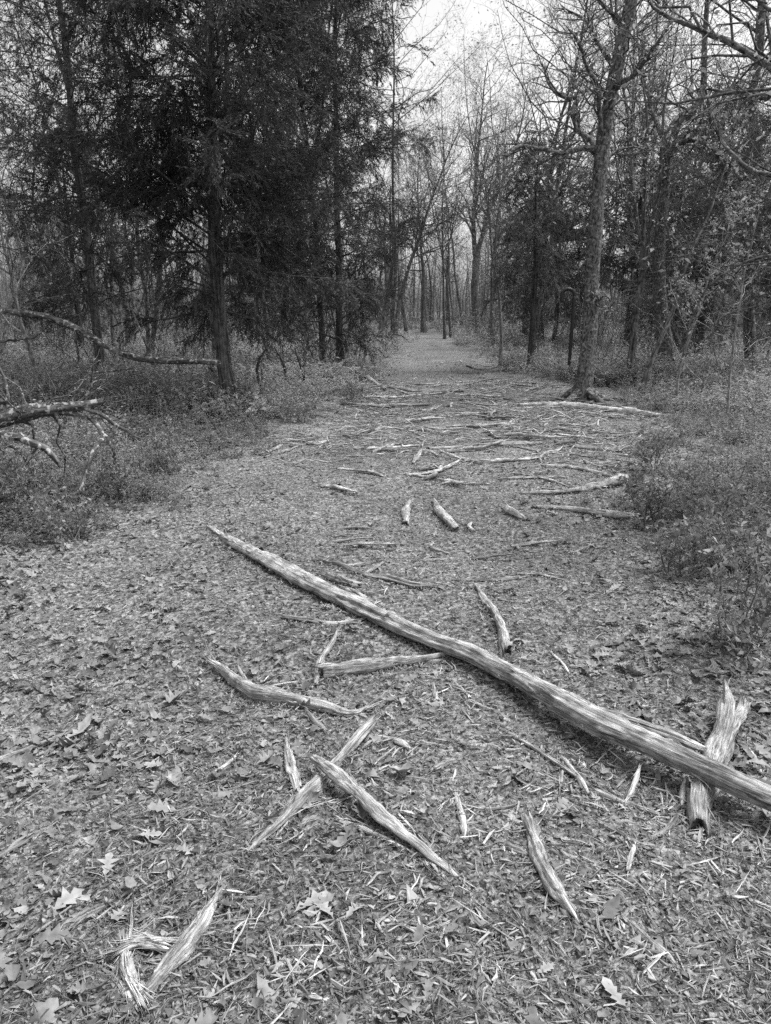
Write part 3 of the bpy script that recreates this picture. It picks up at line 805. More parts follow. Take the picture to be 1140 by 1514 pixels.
# bits of bark and leaf drifted against the dead wood
def drift():
    r = prand(66); mb = MB()
    X, Y, Hh = [], [], []
    for p, q in PATHS:
        L = np.concatenate([[0], np.cumsum(np.linalg.norm(np.diff(p, axis=0), axis=1))])
        if p[:, 1].mean() > 7: k = int(L[-1] * 25)
        else: k = int(L[-1] * (650 if q.mean() > .01 else 200))
        s = r.uniform(0, L[-1], k)
        cx, cy, cr = np.interp(s, L, p[:, 0]), np.interp(s, L, p[:, 1]), np.interp(s, L, q)
        T = np.stack([np.interp(s, L, np.gradient(p[:, 0])), np.interp(s, L, np.gradient(p[:, 1]))], 1); T /= np.linalg.norm(T, axis=1, keepdims=True) + 1e-9
        gap = r.exponential(.022, k); sd = r.choice([-1, 1], k)
        off = (cr * .75 + gap) * sd
        X.append(cx - T[:, 1] * off); Y.append(cy + T[:, 0] * off); Hh.append(np.clip(cr * .55, 0, .02) * np.exp(-gap / .02) * r.random(k))
    X, Y, Hh = map(np.concatenate, (X, Y, Hh))
    for v in range(8):
        m = 6; a = np.sort(r.uniform(0, 6.28, m)); rr = r.uniform(.35, 1, m); el = [.6, .25, .5, .15][v % 4]
        tv = np.concatenate([[[0, 0, .12]], np.stack([np.cos(a) * rr, np.sin(a) * rr * el, r.normal(0, .13, m)], 1)]) * .5
        tf = np.array([[0, i + 1, (i + 1) % m + 1] for i in range(m)])
        w = np.arange(len(X)) % 8 == v; k = w.sum()
        pos = np.stack([X[w], Y[w], ground_z(X[w], Y[w]) + .003 + Hh[w]], 1)
        scatter(mb, tv, tf, pos, rot_matrices(r.uniform(0, 6.28, k), r.normal(0, .4, k), r.normal(0, .5, k)), np.exp(r.normal(math.log(.022), .5, k)), np.clip(r.normal(.4, .3, k), 0, 1), .05, r)
    o = mb.build('bark_crumbs', M['litter'], smooth=False)
    tag(o, 'bits of bark and leaf drifted against the dead wood on the trail', 'bark bits', kind='stuff')
drift()

def splinters():
    # torn splinters lying in loose handfuls round the broken pieces
    r = prand(67); P, R, T = [], [], []
    spots = [(430, 1440, 14), (480, 1420, 10), (600, 1350, 8), (700, 1390, 9), (480, 1185, 12), (540, 1170, 8), (1000, 1215, 14), (950, 1150, 9), (1095, 1130, 8), (760, 1255, 8), (390, 1020, 9), (520, 905, 8), (640, 985, 8),
             (200, 1440, 10), (900, 1290, 8), (660, 1215, 8), (880, 1120, 8), (560, 870, 7), (820, 1175, 8), (1060, 1290, 8), (350, 1330, 7), (690, 1040, 7), (590, 1110, 7), (745, 975, 6), (1120, 1250, 6), (970, 1430, 7), (250, 1225, 5)]
    for px, py, n in spots:
        g = G(px, py); a0 = r.uniform(0, 3.14)
        for _ in range(int(n * 1.6)):
            x, y = g[0] + r.normal(0, .07), g[1] + r.normal(0, .08); a = a0 + r.normal(0, .9); L = np.exp(r.normal(math.log(.06), .45)); t = np.linspace(-.5, .5, 4)
            X = x + L * math.cos(a) * t + r.normal(0, .002, 4); Y = y + L * math.sin(a) * t + r.normal(0, .002, 4); tilt = abs(r.normal(0, .16))
            P.append(np.stack([X, Y, ground_z(X, Y) + .009 + L * tilt * (t + .5) * .7 + r.normal(0, .0015, 4)], 1)); w = r.uniform(.0012, .0038)
            R.append(w * np.array([.3, 1, .9, .15])); T.append(r.uniform(.1, .95))
    mb = MB(); tubes(mb, np.array(P), np.array(R), 4, np.array(T))
    o = mb.build('wood_splinters', M['pale'], smooth=False)
    tag(o, 'small torn splinters lying in loose handfuls round the broken branches', 'splinters', kind='stuff')
splinters()

# a few single leaves that stand out
r_ = prand(5)
for px, py, s, yaw, lb in [(462, 1338, .11, .6, 'large pale starry oak leaf right of the centre bottom, left of the curved splinter'), (228, 1136, .085, 2.9, 'deeply lobed leaf on bare soil left of the tapered stick'),
                       (480, 1350, .09, 2.2, 'grey oak leaf tucked under the large starry one'), (524, 1350, .08, 1.0, 'upturned leaf at the end of the wavy pale strip'), (120, 1085, .15, 1.1, 'broad flat leaf at the left, biggest of the fallen leaves'),
                       (222, 1240, .07, .2, 'narrow leaf near the middle of the left edge litter'), (273, 1262, .07, 2.6, 'small curled leaf between the tapered stick and the thick branch piece'),
                       (160, 1285, .085, 1.7, 'bright leaf left of the thick tapering branch piece'), (95, 1340, .12, .9, 'wide ragged leaf at the lower left above the bark strip'), (735, 1140, .04, .5, 'small rounded pale leaf in the trail middle'),
                       (908, 1478, .09, 1.9, 'pale leaf near the bottom right'), (805, 1440, .05, .4, 'tiny blunt leaf low right of the trail middle')]:
    g = G(px, py)
    tv, tf = oak_leaf(r_, .5, .25)
    mb = MB()
    # two levels of thickness: upper and lower skin a hair apart
    mb.add(tv * s, tf, np.tile([.95, .75, .95], 11))
    o = mb.build('fallen_leaf', M['litter'])
    o.location = (float(g[0]), float(g[1]), float(g[2]) + .014)
    o.rotation_euler = (r_.normal(0, .15), r_.normal(0, .15), yaw)
    tag(o, lb, 'leaf', 'single fallen leaves that stand out')

# ------------------------------------------------------------------ trees
def unit(v):
    return v / (np.linalg.norm(v) + 1e-9)

class Skel:
    def __init__(s): s.b = {}; s.tips = []
    def put(s, lvl, pts, rad):
        s.b.setdefault((lvl, len(pts)), []).append((pts, rad))
    def tubes(s, mb, levels, sides):
        for (lvl, n), L in s.b.items():
            if lvl in levels:
                tubes(mb, np.array([p for p, _ in L]), np.array([q for _, q in L]), sides[min(lvl, len(sides) - 1)])

def grow(sk, r, p, d, L, rad, lvl, maxl, kids, wander=.22, up=.06, lf=.5, spread=(.5, 1.1), n=(9, 7, 6, 5, 4), droop=0.0, tipr=.25, start=.2):
    m = n[min(lvl, len(n) - 1)]
    pts = [p]; dd = unit(d)
    step = L / (m - 1)
    w = wander * (1 + .25 * lvl)
    for i in range(m - 1):
        dd = unit(dd + r.normal(0, w, 3) * (.6 if lvl == 0 else 1) + np.array([0, 0, up - droop * i / m]))
        pts.append(pts[-1] + dd * step)
    pts = np.array(pts)
    rr = np.maximum(rad * (1 - (1 - tipr) * np.linspace(0, 1, m) ** .9), .0014)
    sk.put(lvl, pts, rr)
    if lvl >= maxl:
        sk.tips.append((pts, unit(pts[-1] - pts[-2])))
        return
    spawn(sk, r, pts, rr, L, lvl, maxl, kids, wander, up, lf, spread, n, droop, tipr, start)

def spawn(sk, r, pts, rr, L, lvl, maxl, kids, wander=.22, up=.06, lf=.5, spread=(.5, 1.1), n=(9, 7, 6, 5, 4), droop=0.0, tipr=.25, start=.2):
    m = len(pts)
    k = kids[min(lvl, len(kids) - 1)]
    ph = r.uniform(0, 6.28)
    for q in range(k):
        t = start + (1 - start) * (q + r.random()) / k
        f = min(t, .999) * (m - 1); i = int(f)
        pp = pts[i] + (pts[i + 1] - pts[i]) * (f - i)
        T = unit(pts[i + 1] - pts[i])
        ph += 2.4 + r.normal(0, .5)
        a = unit(np.cross(T, [.31, .2, .93] if abs(T[2]) < .9 else [1., .1, 0]))
        b = np.cross(T, a)
        s = math.cos(ph) * a + math.sin(ph) * b
        an = r.uniform(*spread)
        dr = T * math.cos(an) + s * math.sin(an)
        rl = rr[i] * r.uniform(.34, .56)
        LL = L * lf * (1.15 - .65 * t) * r.uniform(.65, 1.25)
        grow(sk, r, pp, dr, LL, rl, lvl + 1, maxl, kids, wander, up, lf, spread, n, droop, tipr, .15)

LEAF_V = np.array([[0, 0, 0], [.45, .22, .06], [1, 0, -.08], [.45, -.22, .06]], float)
LEAF_F = np.array([[0, 1, 2, 3]])

def frames(dirs, r):
    """rotation matrices whose x axis follows dirs, random roll"""
    X = dirs / (np.linalg.norm(dirs, axis=1, keepdims=True) + 1e-9)
    q = r.normal(0, 1, X.shape)
    Y = np.cross(X, q); Y /= np.linalg.norm(Y, axis=1, keepdims=True) + 1e-9
    Z = np.cross(X, Y)
    return np.stack([X, Y, Z], -1)

def leaves_on(mb, tips, r, per, size, droop=.5, spreadv=.8):
    P, Dv = [], []
    for pts, d in tips:
        k = r.poisson(per)
        for _ in range(k):
            f = r.uniform(.35, 1) * (len(pts) - 1); i = min(int(f), len(pts) - 2)
            P.append(pts[i] + (pts[i + 1] - pts[i]) * (f - i))
            Dv.append(d + r.normal(0, spreadv, 3) - np.array([0, 0, droop]))
    if not P: return
    P = np.array(P); k = len(P)
    scatter(mb, LEAF_V, LEAF_F, P, frames(np.array(Dv), r), size * r.uniform(.6, 1.4, k), np.clip(r.normal(.5, .25, k), 0, 1), .04, r)

def bare_tree(name, seed, H, rad, loc, label, group=None, first=.35, kids=(16, 7, 6), per=1.6, lsize=.07, lean=(0, 0), fork=False, mat='bark', cat='tree', up=.07, lf=.42, sides0=10, maxl=3, wander=.2):
    r = prand(seed)
    root = empty(name, loc, label, cat, group)
    sk = Skel()
    d0 = np.array([lean[0], lean[1], 1.0])
    m = 12
    def trunk(p, d, L, R, tip):
        pts = [p]; dd = unit(d)
        for i in range(m - 1):
            dd = unit(dd + np.append(r.normal(0, .085, 2), .05)); pts.append(pts[-1] + dd * L / (m - 1))
        rr = R * (1 - (1 - tip) * np.linspace(0, 1, m) ** .85)
        return np.array(pts), rr
    T = []
    if fork:
        a, ra = trunk(np.zeros(3), d0, H * .3, rad, .85)
        T.append((a, ra))
        for s in (-1, 1):
            dv = unit(d0) + np.array([s * r.uniform(.12, .26), r.uniform(-.15, .15), 0])
            b, rb = trunk(a[-1] - unit(dv) * rad * .3, dv, H * .72, rad * .68, .12)
            T.append((b, rb)); spawn(sk, r, b, rb, H * .75, 0, maxl, [max(6, int(kids[0] * .6))] + list(kids[1:]), wander, up, lf, (.45, 1.0), start=.1)
    else:
        a, ra = trunk(np.zeros(3), d0, H, rad, .1); T.append((a, ra))
        spawn(sk, r, a, ra, H, 0, maxl, kids, wander, up, lf, (.6, 1.25), start=first)
    mb = MB()
    for pts, rr in T:
        rr = rr.copy()
        if pts is T[0][0]: rr[0] *= 1.35; pts[0][2] -= .15
        c = curve(np.column_stack([pts, rr]), 26)
        tubes(mb, c[None, :, :3], c[None, :, 3] * (1 + r.normal(0, .03, 26)), sides0)
    mb.build('trunk', M[mat], root)
    mb = MB(); sk.tubes(mb, {1, 2, 3, 4}, (8, 6, 4, 3, 3))
    cr = mb.build('crown', M[mat], root)
    mb = MB(); leaves_on(mb, sk.tips, r, per, lsize)
    if mb.n: mb.build('foliage', M['young'], cr)
    return root

def spray_template(r, n=26, L=.30, w=.0042, bl=.055):
    """a feathery drooping cedar spray: narrow scale-leaf shoots along a short twig"""
    V, F = [], []
    for i in range(n):
        t = i / n
        p = np.array([t * L, r.normal(0, .006), -.10 * (t ** 2) * L + r.normal(0, .006)])
        a = r.uniform(0, 6.28); an = r.uniform(.25, .75)
        d = np.array([math.cos(an), math.sin(an) * math.cos(a), math.sin(an) * math.sin(a) * .7 - .12])
        l = bl * r.uniform(.6, 1.5) * (1.1 - .4 * t)
        s = unit(np.cross(d, r.normal(0, 1, 3))) * w * r.uniform(.7, 1.3)
        k = len(V)
        q = p + d * l * .55 + r.normal(0, .004, 3)
        V += [p - s * .5, p + s * .5, q + s, q - s, p + d * l - np.array([0, 0, l * .12])]
        F += [[k, k + 1, k + 2], [k, k + 2, k + 3], [k + 3, k + 2, k + 4]]
    return np.array(V), np.array(F)

def cedar(name, seed, H, rad, loc, label, crown0=1.3, crownR=3.2, limbs=80, subs=11, per=7, spray_n=24, sw=.0045, bl=.055, group=None, mat='needle', trunk_pts=None, lean=(0, 0), top=.75, thin=1.0, elev=(-.1, .7), sL=.30, gap=True, side=None, cat='cedar tree'):
    r = prand(seed)
    root = empty(name, loc, label, cat, group)
    if trunk_pts is None:
        zz = np.linspace(-.15, H, 14)
        trunk_pts = np.column_stack([lean[0] * zz + np.cumsum(r.normal(0, .018, 14)), lean[1] * zz + np.cumsum(r.normal(0, .018, 14)), zz, rad * (1 - .9 * np.clip(zz / H, 0, 1) ** .9)])
        trunk_pts[0, 3] *= 1.4
    c = curve(trunk_pts, 60)
    mb = MB()
    stem_mesh(mb, c[:, :3], c[:, 3], 22, r, rough=.07, crack=.16, jag=(0, 0), twist=.3)
    mb.build('trunk', M['cedar'], root)
    zs = c[:, 2]
    L_p, L_r, S_p, S_r, SP, SD = [], [], [], [], [], []
    dens = [patch for patch in r.uniform(.25, 1.25, limbs)]
    for q in range(limbs):
        t = ((q + r.random()) / limbs) ** .9
        z = crown0 + (H - crown0) * t * .985
        base = np.array([np.interp(z, zs, c[:, 0]), np.interp(z, zs, c[:, 1]), z])
        tr = np.interp(z, zs, c[:, 3])
        a = q * 2.399 + r.normal(0, .35)
        prof = min(1, .62 + t * 2.0) * (1 - max(0, t - .25) / .75) ** top
        L = crownR * prof * r.uniform(.55, 1.12) + .25
        e = r.uniform(*elev) + .35 * t
        if side is not None: L *= side(a, z)
        d = np.array([math.cos(a) * math.cos(e), math.sin(a) * math.cos(e), math.sin(e)])
        m = 9; pts = [base]; dd = d
        for i in range(m - 1):
            dd = unit(dd + r.normal(0, .10, 3) + np.array([0, 0, -.05 if i < 5 else .03]))
            pts.append(pts[-1] + dd * L / (m - 1))
        pts = np.array(pts); rr = np.clip(tr * .24, .006, .03) * (1 - .88 * np.linspace(0, 1, m))
        L_p.append(pts); L_r.append(np.maximum(rr, .0025))
        ks = max(4, int(subs * L / crownR * 1.25))
        for s in range(ks):
            if gap and r.random() > dens[q] + .35: continue
            u = .06 + .94 * (s + r.random()) / ks
            f = min(u, .999) * (m - 1); i = int(f)
            pp = pts[i] + (pts[i + 1] - pts[i]) * (f - i)
            T = unit(pts[i + 1] - pts[i])
            sd = unit(np.cross(T, [0, 0, 1])) * (1 if s % 2 else -1)
            sl = r.uniform(.35, .85) * (1.15 - .6 * u) * min(1, L / 1.6)
            dv = unit(T * .6 + sd * r.uniform(.1, .9) + np.array([0, 0, r.normal(.1, .6)]))
            sp = [pp]
            for i in range(4):
                dv = unit(dv + r.normal(0, .12, 3) - np.array([0, 0, .09])); sp.append(sp[-1] + dv * sl / 4)
            sp = np.array(sp); S_p.append(sp); S_r.append(np.array([.006, .005, .004, .003, .0015]))
            kk = r.poisson(per * sl / .6 * thin)
            for _ in range(kk):
                f = r.uniform(.1, 1) * 4; i = min(int(f), 3)
                SP.append(sp[i] + (sp[i + 1] - sp[i]) * (f - i))
                SD.append(unit(sp[min(i + 1, 4)] - sp[i]) * .8 + r.normal(0, .55, 3) - np.array([0, 0, .35]))
    mb = MB()
    tubes(mb, np.array(L_p), np.array(L_r), 6); tubes(mb, np.array(S_p), np.array(S_r), 3)
    cr = mb.build('crown', M['cedar'], root)
    SP, SD = np.array(SP), np.array(SD)
    mb = MB()
    var = 4; idx = r.integers(0, var, len(SP))
    cl = np.clip(.5 + .3 * np.sin(SP[:, 0] * 2.1 + SP[:, 2] * 1.7 + seed) + .2 * np.sin(SP[:, 1] * 3 + SP[:, 2] * 2.3), 0, 1)
    for v in range(var):
        tv, tf = spray_template(r, spray_n, sL, sw, bl)
        k = idx == v
        scatter(mb, tv, tf, SP[k], frames_up(SD[k], r), r.uniform(.7, 1.25, k.sum()), np.clip(cl[k] * .6 + r.normal(.2, .16, k.sum()), 0, 1))
    mb.build('foliage', M[mat], cr, smooth=False)
    return root

def frames_up(dirs, r):
    X = dirs / (np.linalg.norm(dirs, axis=1, keepdims=True) + 1e-9)
    up = np.array([0, 0, 1.]) + r.normal(0, .4, X.shape)
    Y = np.cross(up, X); Y /= np.linalg.norm(Y, axis=1, keepdims=True) + 1e-9
    Z = np.cross(X, Y)
    return np.stack([X, Y, Z], -1)

# --- the big cedar on the left
def trunk_from_px(rows, dist, base_px):
    """rows of (px, py, width px) at one distance -> local trunk points, and the root"""
    g = G(*base_px); dist = g[1] if dist is None else dist
    pts = []
    for x, y, w in rows:
        p = D(x, y, dist); pts.append([*(p - g), w * .5 * px2m(p)])
    return g, np.array(pts)

g, tp = trunk_from_px([(340, 618, 36), (338, 598, 25), (332, 540, 20), (326, 480, 19), (320, 400, 18), (315, 300, 17), (313, 200, 15), (311, 100, 14), (310, 0, 12), (309, -200, 11), (309, -420, 3)], None, (339, 606))
big_cedar = cedar('cedar_tree', 31, float(tp[-1, 2]), .14, g, 'big dark cedar left of the trail, nearest tree with its whole trunk foot showing', crown0=1.45, crownR=3.35, limbs=140, subs=16, per=13, trunk_pts=tp, elev=(-.2, .75), top=.55, sw=.0055,
      side=lambda a, z: (1.0 if math.sin(a) > -.35 else .72) * (.95 if math.cos(a) < 0 else .9))
def roots(root, seed, n, rad, mat):
    r = prand(seed)
    gx, gy = root.location[0], root.location[1]
    for q in range(n):
        a = q * math.tau / n + r.normal(0, .3); L = rad * r.uniform(2.4, 4.2)
        t = np.linspace(0, 1, 7)[:, None]; d = np.array([math.cos(a), math.sin(a)])
        xy = d * (rad * .55 + L * t) + np.cumsum(r.normal(0, .012, (7, 2)), 0)
        z = ground_z(gx + xy[:, 0], gy + xy[:, 1]) - root.location[2] + rad * .85 * (1 - t[:, 0]) ** 2.2 - .012 - .02 * t[:, 0]
        c = curve(np.column_stack([xy, z, rad * (.42 - .36 * t[:, 0])]), 16)
        mb = MB(); tubes(mb, c[None, :, :3], c[None, :, 3] * (1 + r.normal(0, .05, 16)), 9)
        mb.build('root', M[mat], root)

def cedar_at(px, py, H, w, label, seed, **kw):
    g = G(px, py)
    return cedar('cedar_tree', seed, H, w * .5 * px2m(g), g, label, **kw)
cedar_at(150, 572, 12, 15, 'second cedar behind the big one, its thick dark trunk seen at the upper left', 32, crown0=1.4, crownR=2.9, limbs=80, subs=12, per=10, lean=(-.012, 0), top=.6)
cedar_at(503, 560, 13.5, 11, 'dense cedar just right behind the big one, bordering the sky gap', 33, crown0=.7, crownR=2.5, limbs=140, subs=14, per=12, top=.35, gap=False)
cedar_at(-60, 600, 10, 24, 'cedar at the left edge of the view, only its outer boughs showing', 34, crown0=2.2, crownR=2.6, limbs=55, subs=10, per=6, top=.7)
# --- cedars on the right
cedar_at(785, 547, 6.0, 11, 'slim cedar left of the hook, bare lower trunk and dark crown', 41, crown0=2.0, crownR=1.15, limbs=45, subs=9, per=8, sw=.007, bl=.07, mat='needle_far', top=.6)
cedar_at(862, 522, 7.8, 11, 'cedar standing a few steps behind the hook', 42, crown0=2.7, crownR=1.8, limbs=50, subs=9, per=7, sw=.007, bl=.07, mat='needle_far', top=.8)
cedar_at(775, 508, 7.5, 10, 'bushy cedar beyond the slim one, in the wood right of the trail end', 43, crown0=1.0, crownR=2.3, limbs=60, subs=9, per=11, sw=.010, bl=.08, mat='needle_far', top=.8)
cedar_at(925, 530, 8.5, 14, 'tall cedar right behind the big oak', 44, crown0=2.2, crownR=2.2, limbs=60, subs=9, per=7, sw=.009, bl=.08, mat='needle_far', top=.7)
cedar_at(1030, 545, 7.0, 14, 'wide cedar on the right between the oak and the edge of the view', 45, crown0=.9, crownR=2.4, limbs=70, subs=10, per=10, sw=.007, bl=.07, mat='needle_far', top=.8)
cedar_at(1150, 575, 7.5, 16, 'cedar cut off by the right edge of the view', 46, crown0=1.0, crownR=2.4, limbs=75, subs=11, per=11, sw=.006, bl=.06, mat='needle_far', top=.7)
cedar_at(425, 520, 9, 14, 'cedar far behind the big one, its lower boughs over the undergrowth', 47, crown0=2.0, crownR=2.4, limbs=60, subs=9, per=10, sw=.009, bl=.08, top=.7)

# --- the big oak, traced limb by limb
def traced_tree(name, base_px, trunk, limbs, label, mat='oak', cat='oak tree', seed=1, kids=(9, 6, 5), per=1.2, lsize=.06, tk=10, lf=.33, maxl=3, limb_name='limb', group=None, up=.03, wander=.3, sides=16, flare=True):
    r = prand(seed)
    g = G(*base_px)
    root = empty(name, g, label, cat, group)
    dist = g[1]
    sk = Skel()
    def local(rows):
        out = []
        for row in rows:
            x, y, w = row[:3]; dz = row[3] if len(row) > 3 else 0.0
            p = D(x, y, dist + dz); out.append([*(p - g), w * .45 * px2m(p)])
        return np.array(out)
    tp = local(trunk)
    c = curve(tp, 64)
    mb = MB(); stem_mesh(mb, c[:, :3], c[:, 3], sides, r, rough=.05, crack=.12, jag=(0, 0), twist=.2)
    mb.build('trunk', M[mat], root)
    i0 = int(len(c) * .45)
    if tk: spawn(sk, r, c[i0::5, :3], c[i0::5, 3] * .5, np.linalg.norm(c[-1, :3] - c[i0, :3]), 1, maxl, [0, tk] + list(kids[1:]), wander, up, lf, (.7, 1.3), start=0)
    for rows in limbs:
        q = local(rows); q[-1, 3] *= .3; q = curve(q, 20)
        q[:, :3] += np.cumsum(r.normal(0, .012, (20, 3)), 0)
        mb = MB(); tubes(mb, q[None, :, :3], q[None, :, 3], 9)
        mb.build(limb_name, M[mat], root)
        L = np.linalg.norm(np.diff(q[:, :3], axis=0), axis=1).sum()
        sub = q[::3]
        spawn(sk, r, sub[:, :3], sub[:, 3], L, 1, maxl, [0, kids[0]] + list(kids[1:]), wander, up, .5, (.5, 1.2), start=.2)
    mb = MB(); sk.tubes(mb, {2, 3, 4}, (8, 7, 5, 3, 3)); cr = mb.build('crown', M[mat], root)
    mb = MB(); leaves_on(mb, sk.tips, r, per, lsize)
    if mb.n: mb.build('foliage', M['young'], cr)
    return root

roots(big_cedar, 1, 5, .13, 'cedar')
big_oak = traced_tree('oak_tree', (860, 592),
    [(857, 602, 46), (860, 585, 33), (866, 540, 27), (872, 480, 25), (876, 400, 22), (880, 330, 24), (886, 260, 23), (893, 200, 23), (903, 140, 22), (918, 70, 21), (932, 0, 19), (945, -120, 15), (955, -300, 5)],
    [[(886, 218, 11), (860, 219, 9, -.2), (825, 222, 8, -.5), (795, 216, 7, -.7), (768, 217, 6, -.9), (748, 232, 4, -1.1)],
     [(884, 240, 8), (876, 205, 9, .3), (856, 190, 9, .6), (845, 160, 9, .8), (858, 140, 8, .9), (836, 138, 6, 1.2), (812, 118, 5, 1.5), (800, 80, 4, 1.8)],
     [(890, 205, 8), (884, 160, 8, -.3), (882, 120, 7, -.5), (866, 100, 6, -.7), (852, 62, 5, -.9), (835, 30, 4, -1.2)],
     [(905, 130, 8), (935, 105, 7, -.5), (965, 70, 6, -1), (985, 30, 5, -1.3)],
     [(910, 110, 7), (890, 70, 6, .6), (870, 40, 5, 1.2), (830, 10, 4, 1.5)],
     [(886, 255, 7), (905, 230, 6, .5), (940, 228, 5, 1), (975, 205, 4, 1.2)],
     [(925, 40, 8), (880, -20, 6, 0), (820, -70, 5, 0), (770, -90, 3, 0)],
     [(872, 455, 5), (889, 442, 4, -.2), (893, 436, 2, -.3)]],
    'big leaning oak with rough lichened bark right beside the hook', seed=51, kids=(16, 9, 6), per=.9, tk=20)
roots(big_oak, 2, 6, .20, 'oak')
crooked_oak = traced_tree('oak_tree', (992, 560),
    [(990, 568, 30), (985, 520, 24), (976, 440, 20), (974, 370, 18), (980, 300, 18), (984, 240, 19), (990, 205, 20), (1005, 178, 18), (1028, 160, 13), (1040, 130, 10), (1042, 60, 9), (1050, -60, 5)],
    [[(984, 240, 10), (1000, 212, 9, -.5), (1030, 205, 8, -1), (1060, 215, 6, -1.5), (1090, 240, 4, -2)],
     [(986, 215, 9), (972, 180, 9, .3), (962, 150, 7, .6), (950, 100, 6, .8), (955, 50, 4, 1)],
     [(1010, 175, 7), (1040, 170, 6, .5), (1075, 140, 5, 1), (1100, 90, 4, 1)]],
    'crooked oak right of the big leaning oak, its top bending to the right', seed=52, kids=(13, 8, 5), per=1.0, tk=9)
roots(crooked_oak, 3, 5, .16, 'oak')
traced_tree('oak_tree', (1118, 560),
    [(1112, 570, 24), (1108, 500, 19), (1106, 420, 17), (1104, 350, 16), (1112, 280, 15), (1120, 220, 13), (1112, 150, 12), (1125, 70, 10), (1130, -80, 5)],
    [[(1106, 330, 9), (1085, 280, 8, -.5), (1062, 230, 7, -.9), (1055, 190, 6, -1), (1045, 120, 4, -1.2)],
     [(1112, 290, 7), (1080, 240, 6, .6), (1050, 170, 5, .9), (1030, 110, 4, 1)],
     [(1120, 220, 7), (1150, 180, 6, 0), (1190, 120, 4, 0)]],
    'dark crooked oak at the right edge with several upright limbs', seed=53, kids=(13, 8, 5), per=1.0, tk=8)
# overhanging boughs of a tree that stands outside the right edge
traced_tree('overhanging_tree', (1480, 800),
    [(1480, 815, 60), (1478, 600, 50), (1470, 400, 46), (1460, 200, 44), (1450, 0, 38), (1450, -300, 20)],
    [[(1460, 260, 22), (1300, 175, 17, .3), (1180, 118, 13, .6), (1120, 88, 11, .8), (1060, 66, 10, 1.0), (1010, 45, 7, 1.1), (965, 14, 5, 1.2), (930, -30, 3, 1.2)],
     [(1464, 330, 22), (1330, 300, 16, .5), (1220, 280, 12, .9), (1140, 268, 9, 1.2), (1100, 258, 8, 1.3), (1075, 235, 7, 1.4), (1060, 215, 6, 1.5), (1045, 180, 5, 1.6), (1040, 130, 4, 1.8)],
     [(1455, 100, 18), (1300, 60, 12, 0), (1180, 30, 9, -.2), (1120, 5, 7, -.3), (1060, -20, 5, -.3)],
     [(1464, 430, 14), (1320, 400, 9, .2), (1200, 380, 7, .3), (1110, 392, 5, .4), (1055, 425, 4, .5), (1025, 480, 3, .6), (1000, 560, 2, .8)],
     [(1180, 118, 7, .6), (1110, 150, 6, .7), (1040, 130, 4, .8), (1000, 150, 3, .9)]],
    'tree outside the right edge whose crooked boughs hang into the view', seed=54, kids=(16, 8, 5), per=1.2, lsize=.042, tk=0, cat='tree', wander=.32, up=-.01)

# --- other single trees
def bt(px, py, H, wpx, label, seed, **kw):
    g = G(px, py)
    return bare_tree(kw.pop('name', 'bare_tree'), seed, H, wpx * .5 * px2m(g), g, label, **kw)
bt(703, 492, 16, 12, 'straight forked tree at the right side of the trail end', 61, fork=True, kids=(54, 11, 7), lf=.40, per=1.0, lsize=.09)
bt(740, 541, 5.5, 6, 'slender pale sapling between the trail end and the slim cedar', 62, name='sapling', lean=(.06, 0), kids=(9, 5, 4), first=.4, lf=.3, mat='twig', per=1.5, lsize=.05)
bt(565, 503, 8, 12, 'small dark tree with spreading stems at the left side of the trail end', 63, fork=True, kids=(12, 6, 5))
bt(600, 492, 3.0, 7, 'slim pole like dead trunk left of the trail end', 64, kids=(3, 2, 2), per=0, mat='bark')
bt(627, 490, 11, 8, 'thin upright tree right above the end of the trail', 65, kids=(34, 9, 6), lf=.32, per=2, lsize=.09)
bt(661, 488, 10, 6, 'thinnest upright tree beyond the middle of the trail end', 66, kids=(30, 9, 6), lf=.32, per=2, lsize=.10)
bt(725, 500, 12, 8, 'thin tree just right of the straight forked tree', 74, kids=(38, 11, 7), lf=.38, per=.6, lsize=.08)
bt(800, 515, 13, 10, 'tall thin tree behind the slim cedar', 75, kids=(38, 11, 7), lf=.38, per=.6, lsize=.08)
bt(583, 505, 11, 8, 'tree leaning right at the left side of the trail end', 76, kids=(30, 9, 6), lf=.34, per=2, lsize=.08, lean=(.16, 0))
bt(930, 562, 7, 11, 'small twin stemmed tree right of the big leaning oak', 67, fork=True, kids=(9, 6, 5), mat='bark', lean=(.03, 0))
bt(944, 590, 4.6, 9, 'dark slanting sapling right of the foot of the big leaning oak', 68, name='sapling', lean=(.13, .03), kids=(9, 6, 4), lf=.3, per=2.5, lsize=.045)
bt(225, 545, 7, 9, 'thin tree in the shade left behind the big cedar', 69)
bt(1000, 600, 3.1, 6, 'pale leafing sapling with blossom like young leaves beside the slanting sapling', 70, name='sapling', lean=(-.10, 0), kids=(12, 7, 5), lf=.36, per=5, lsize=.032, mat='twig')
bt(1075, 625, 3.0, 5, 'bare twiggy bush tree at the right before the wide cedar', 71, name='sapling', lean=(-.05, 0), kids=(12, 7, 5), lf=.45, per=.6, lsize=.04, mat='twig', first=.1)
bt(60, 590, 4.5, 8, 'twiggy thin tree at the left edge before the cedars', 72, name='sapling', kids=(12, 7, 5), lf=.42, per=.3, mat='twig', first=.2)
bt(520, 508, 5, 10, 'pale leafing bush at the left side of the trail end', 73, name='sapling', kids=(14, 6, 5), lf=.4, per=4, lsize=.07, first=.1)

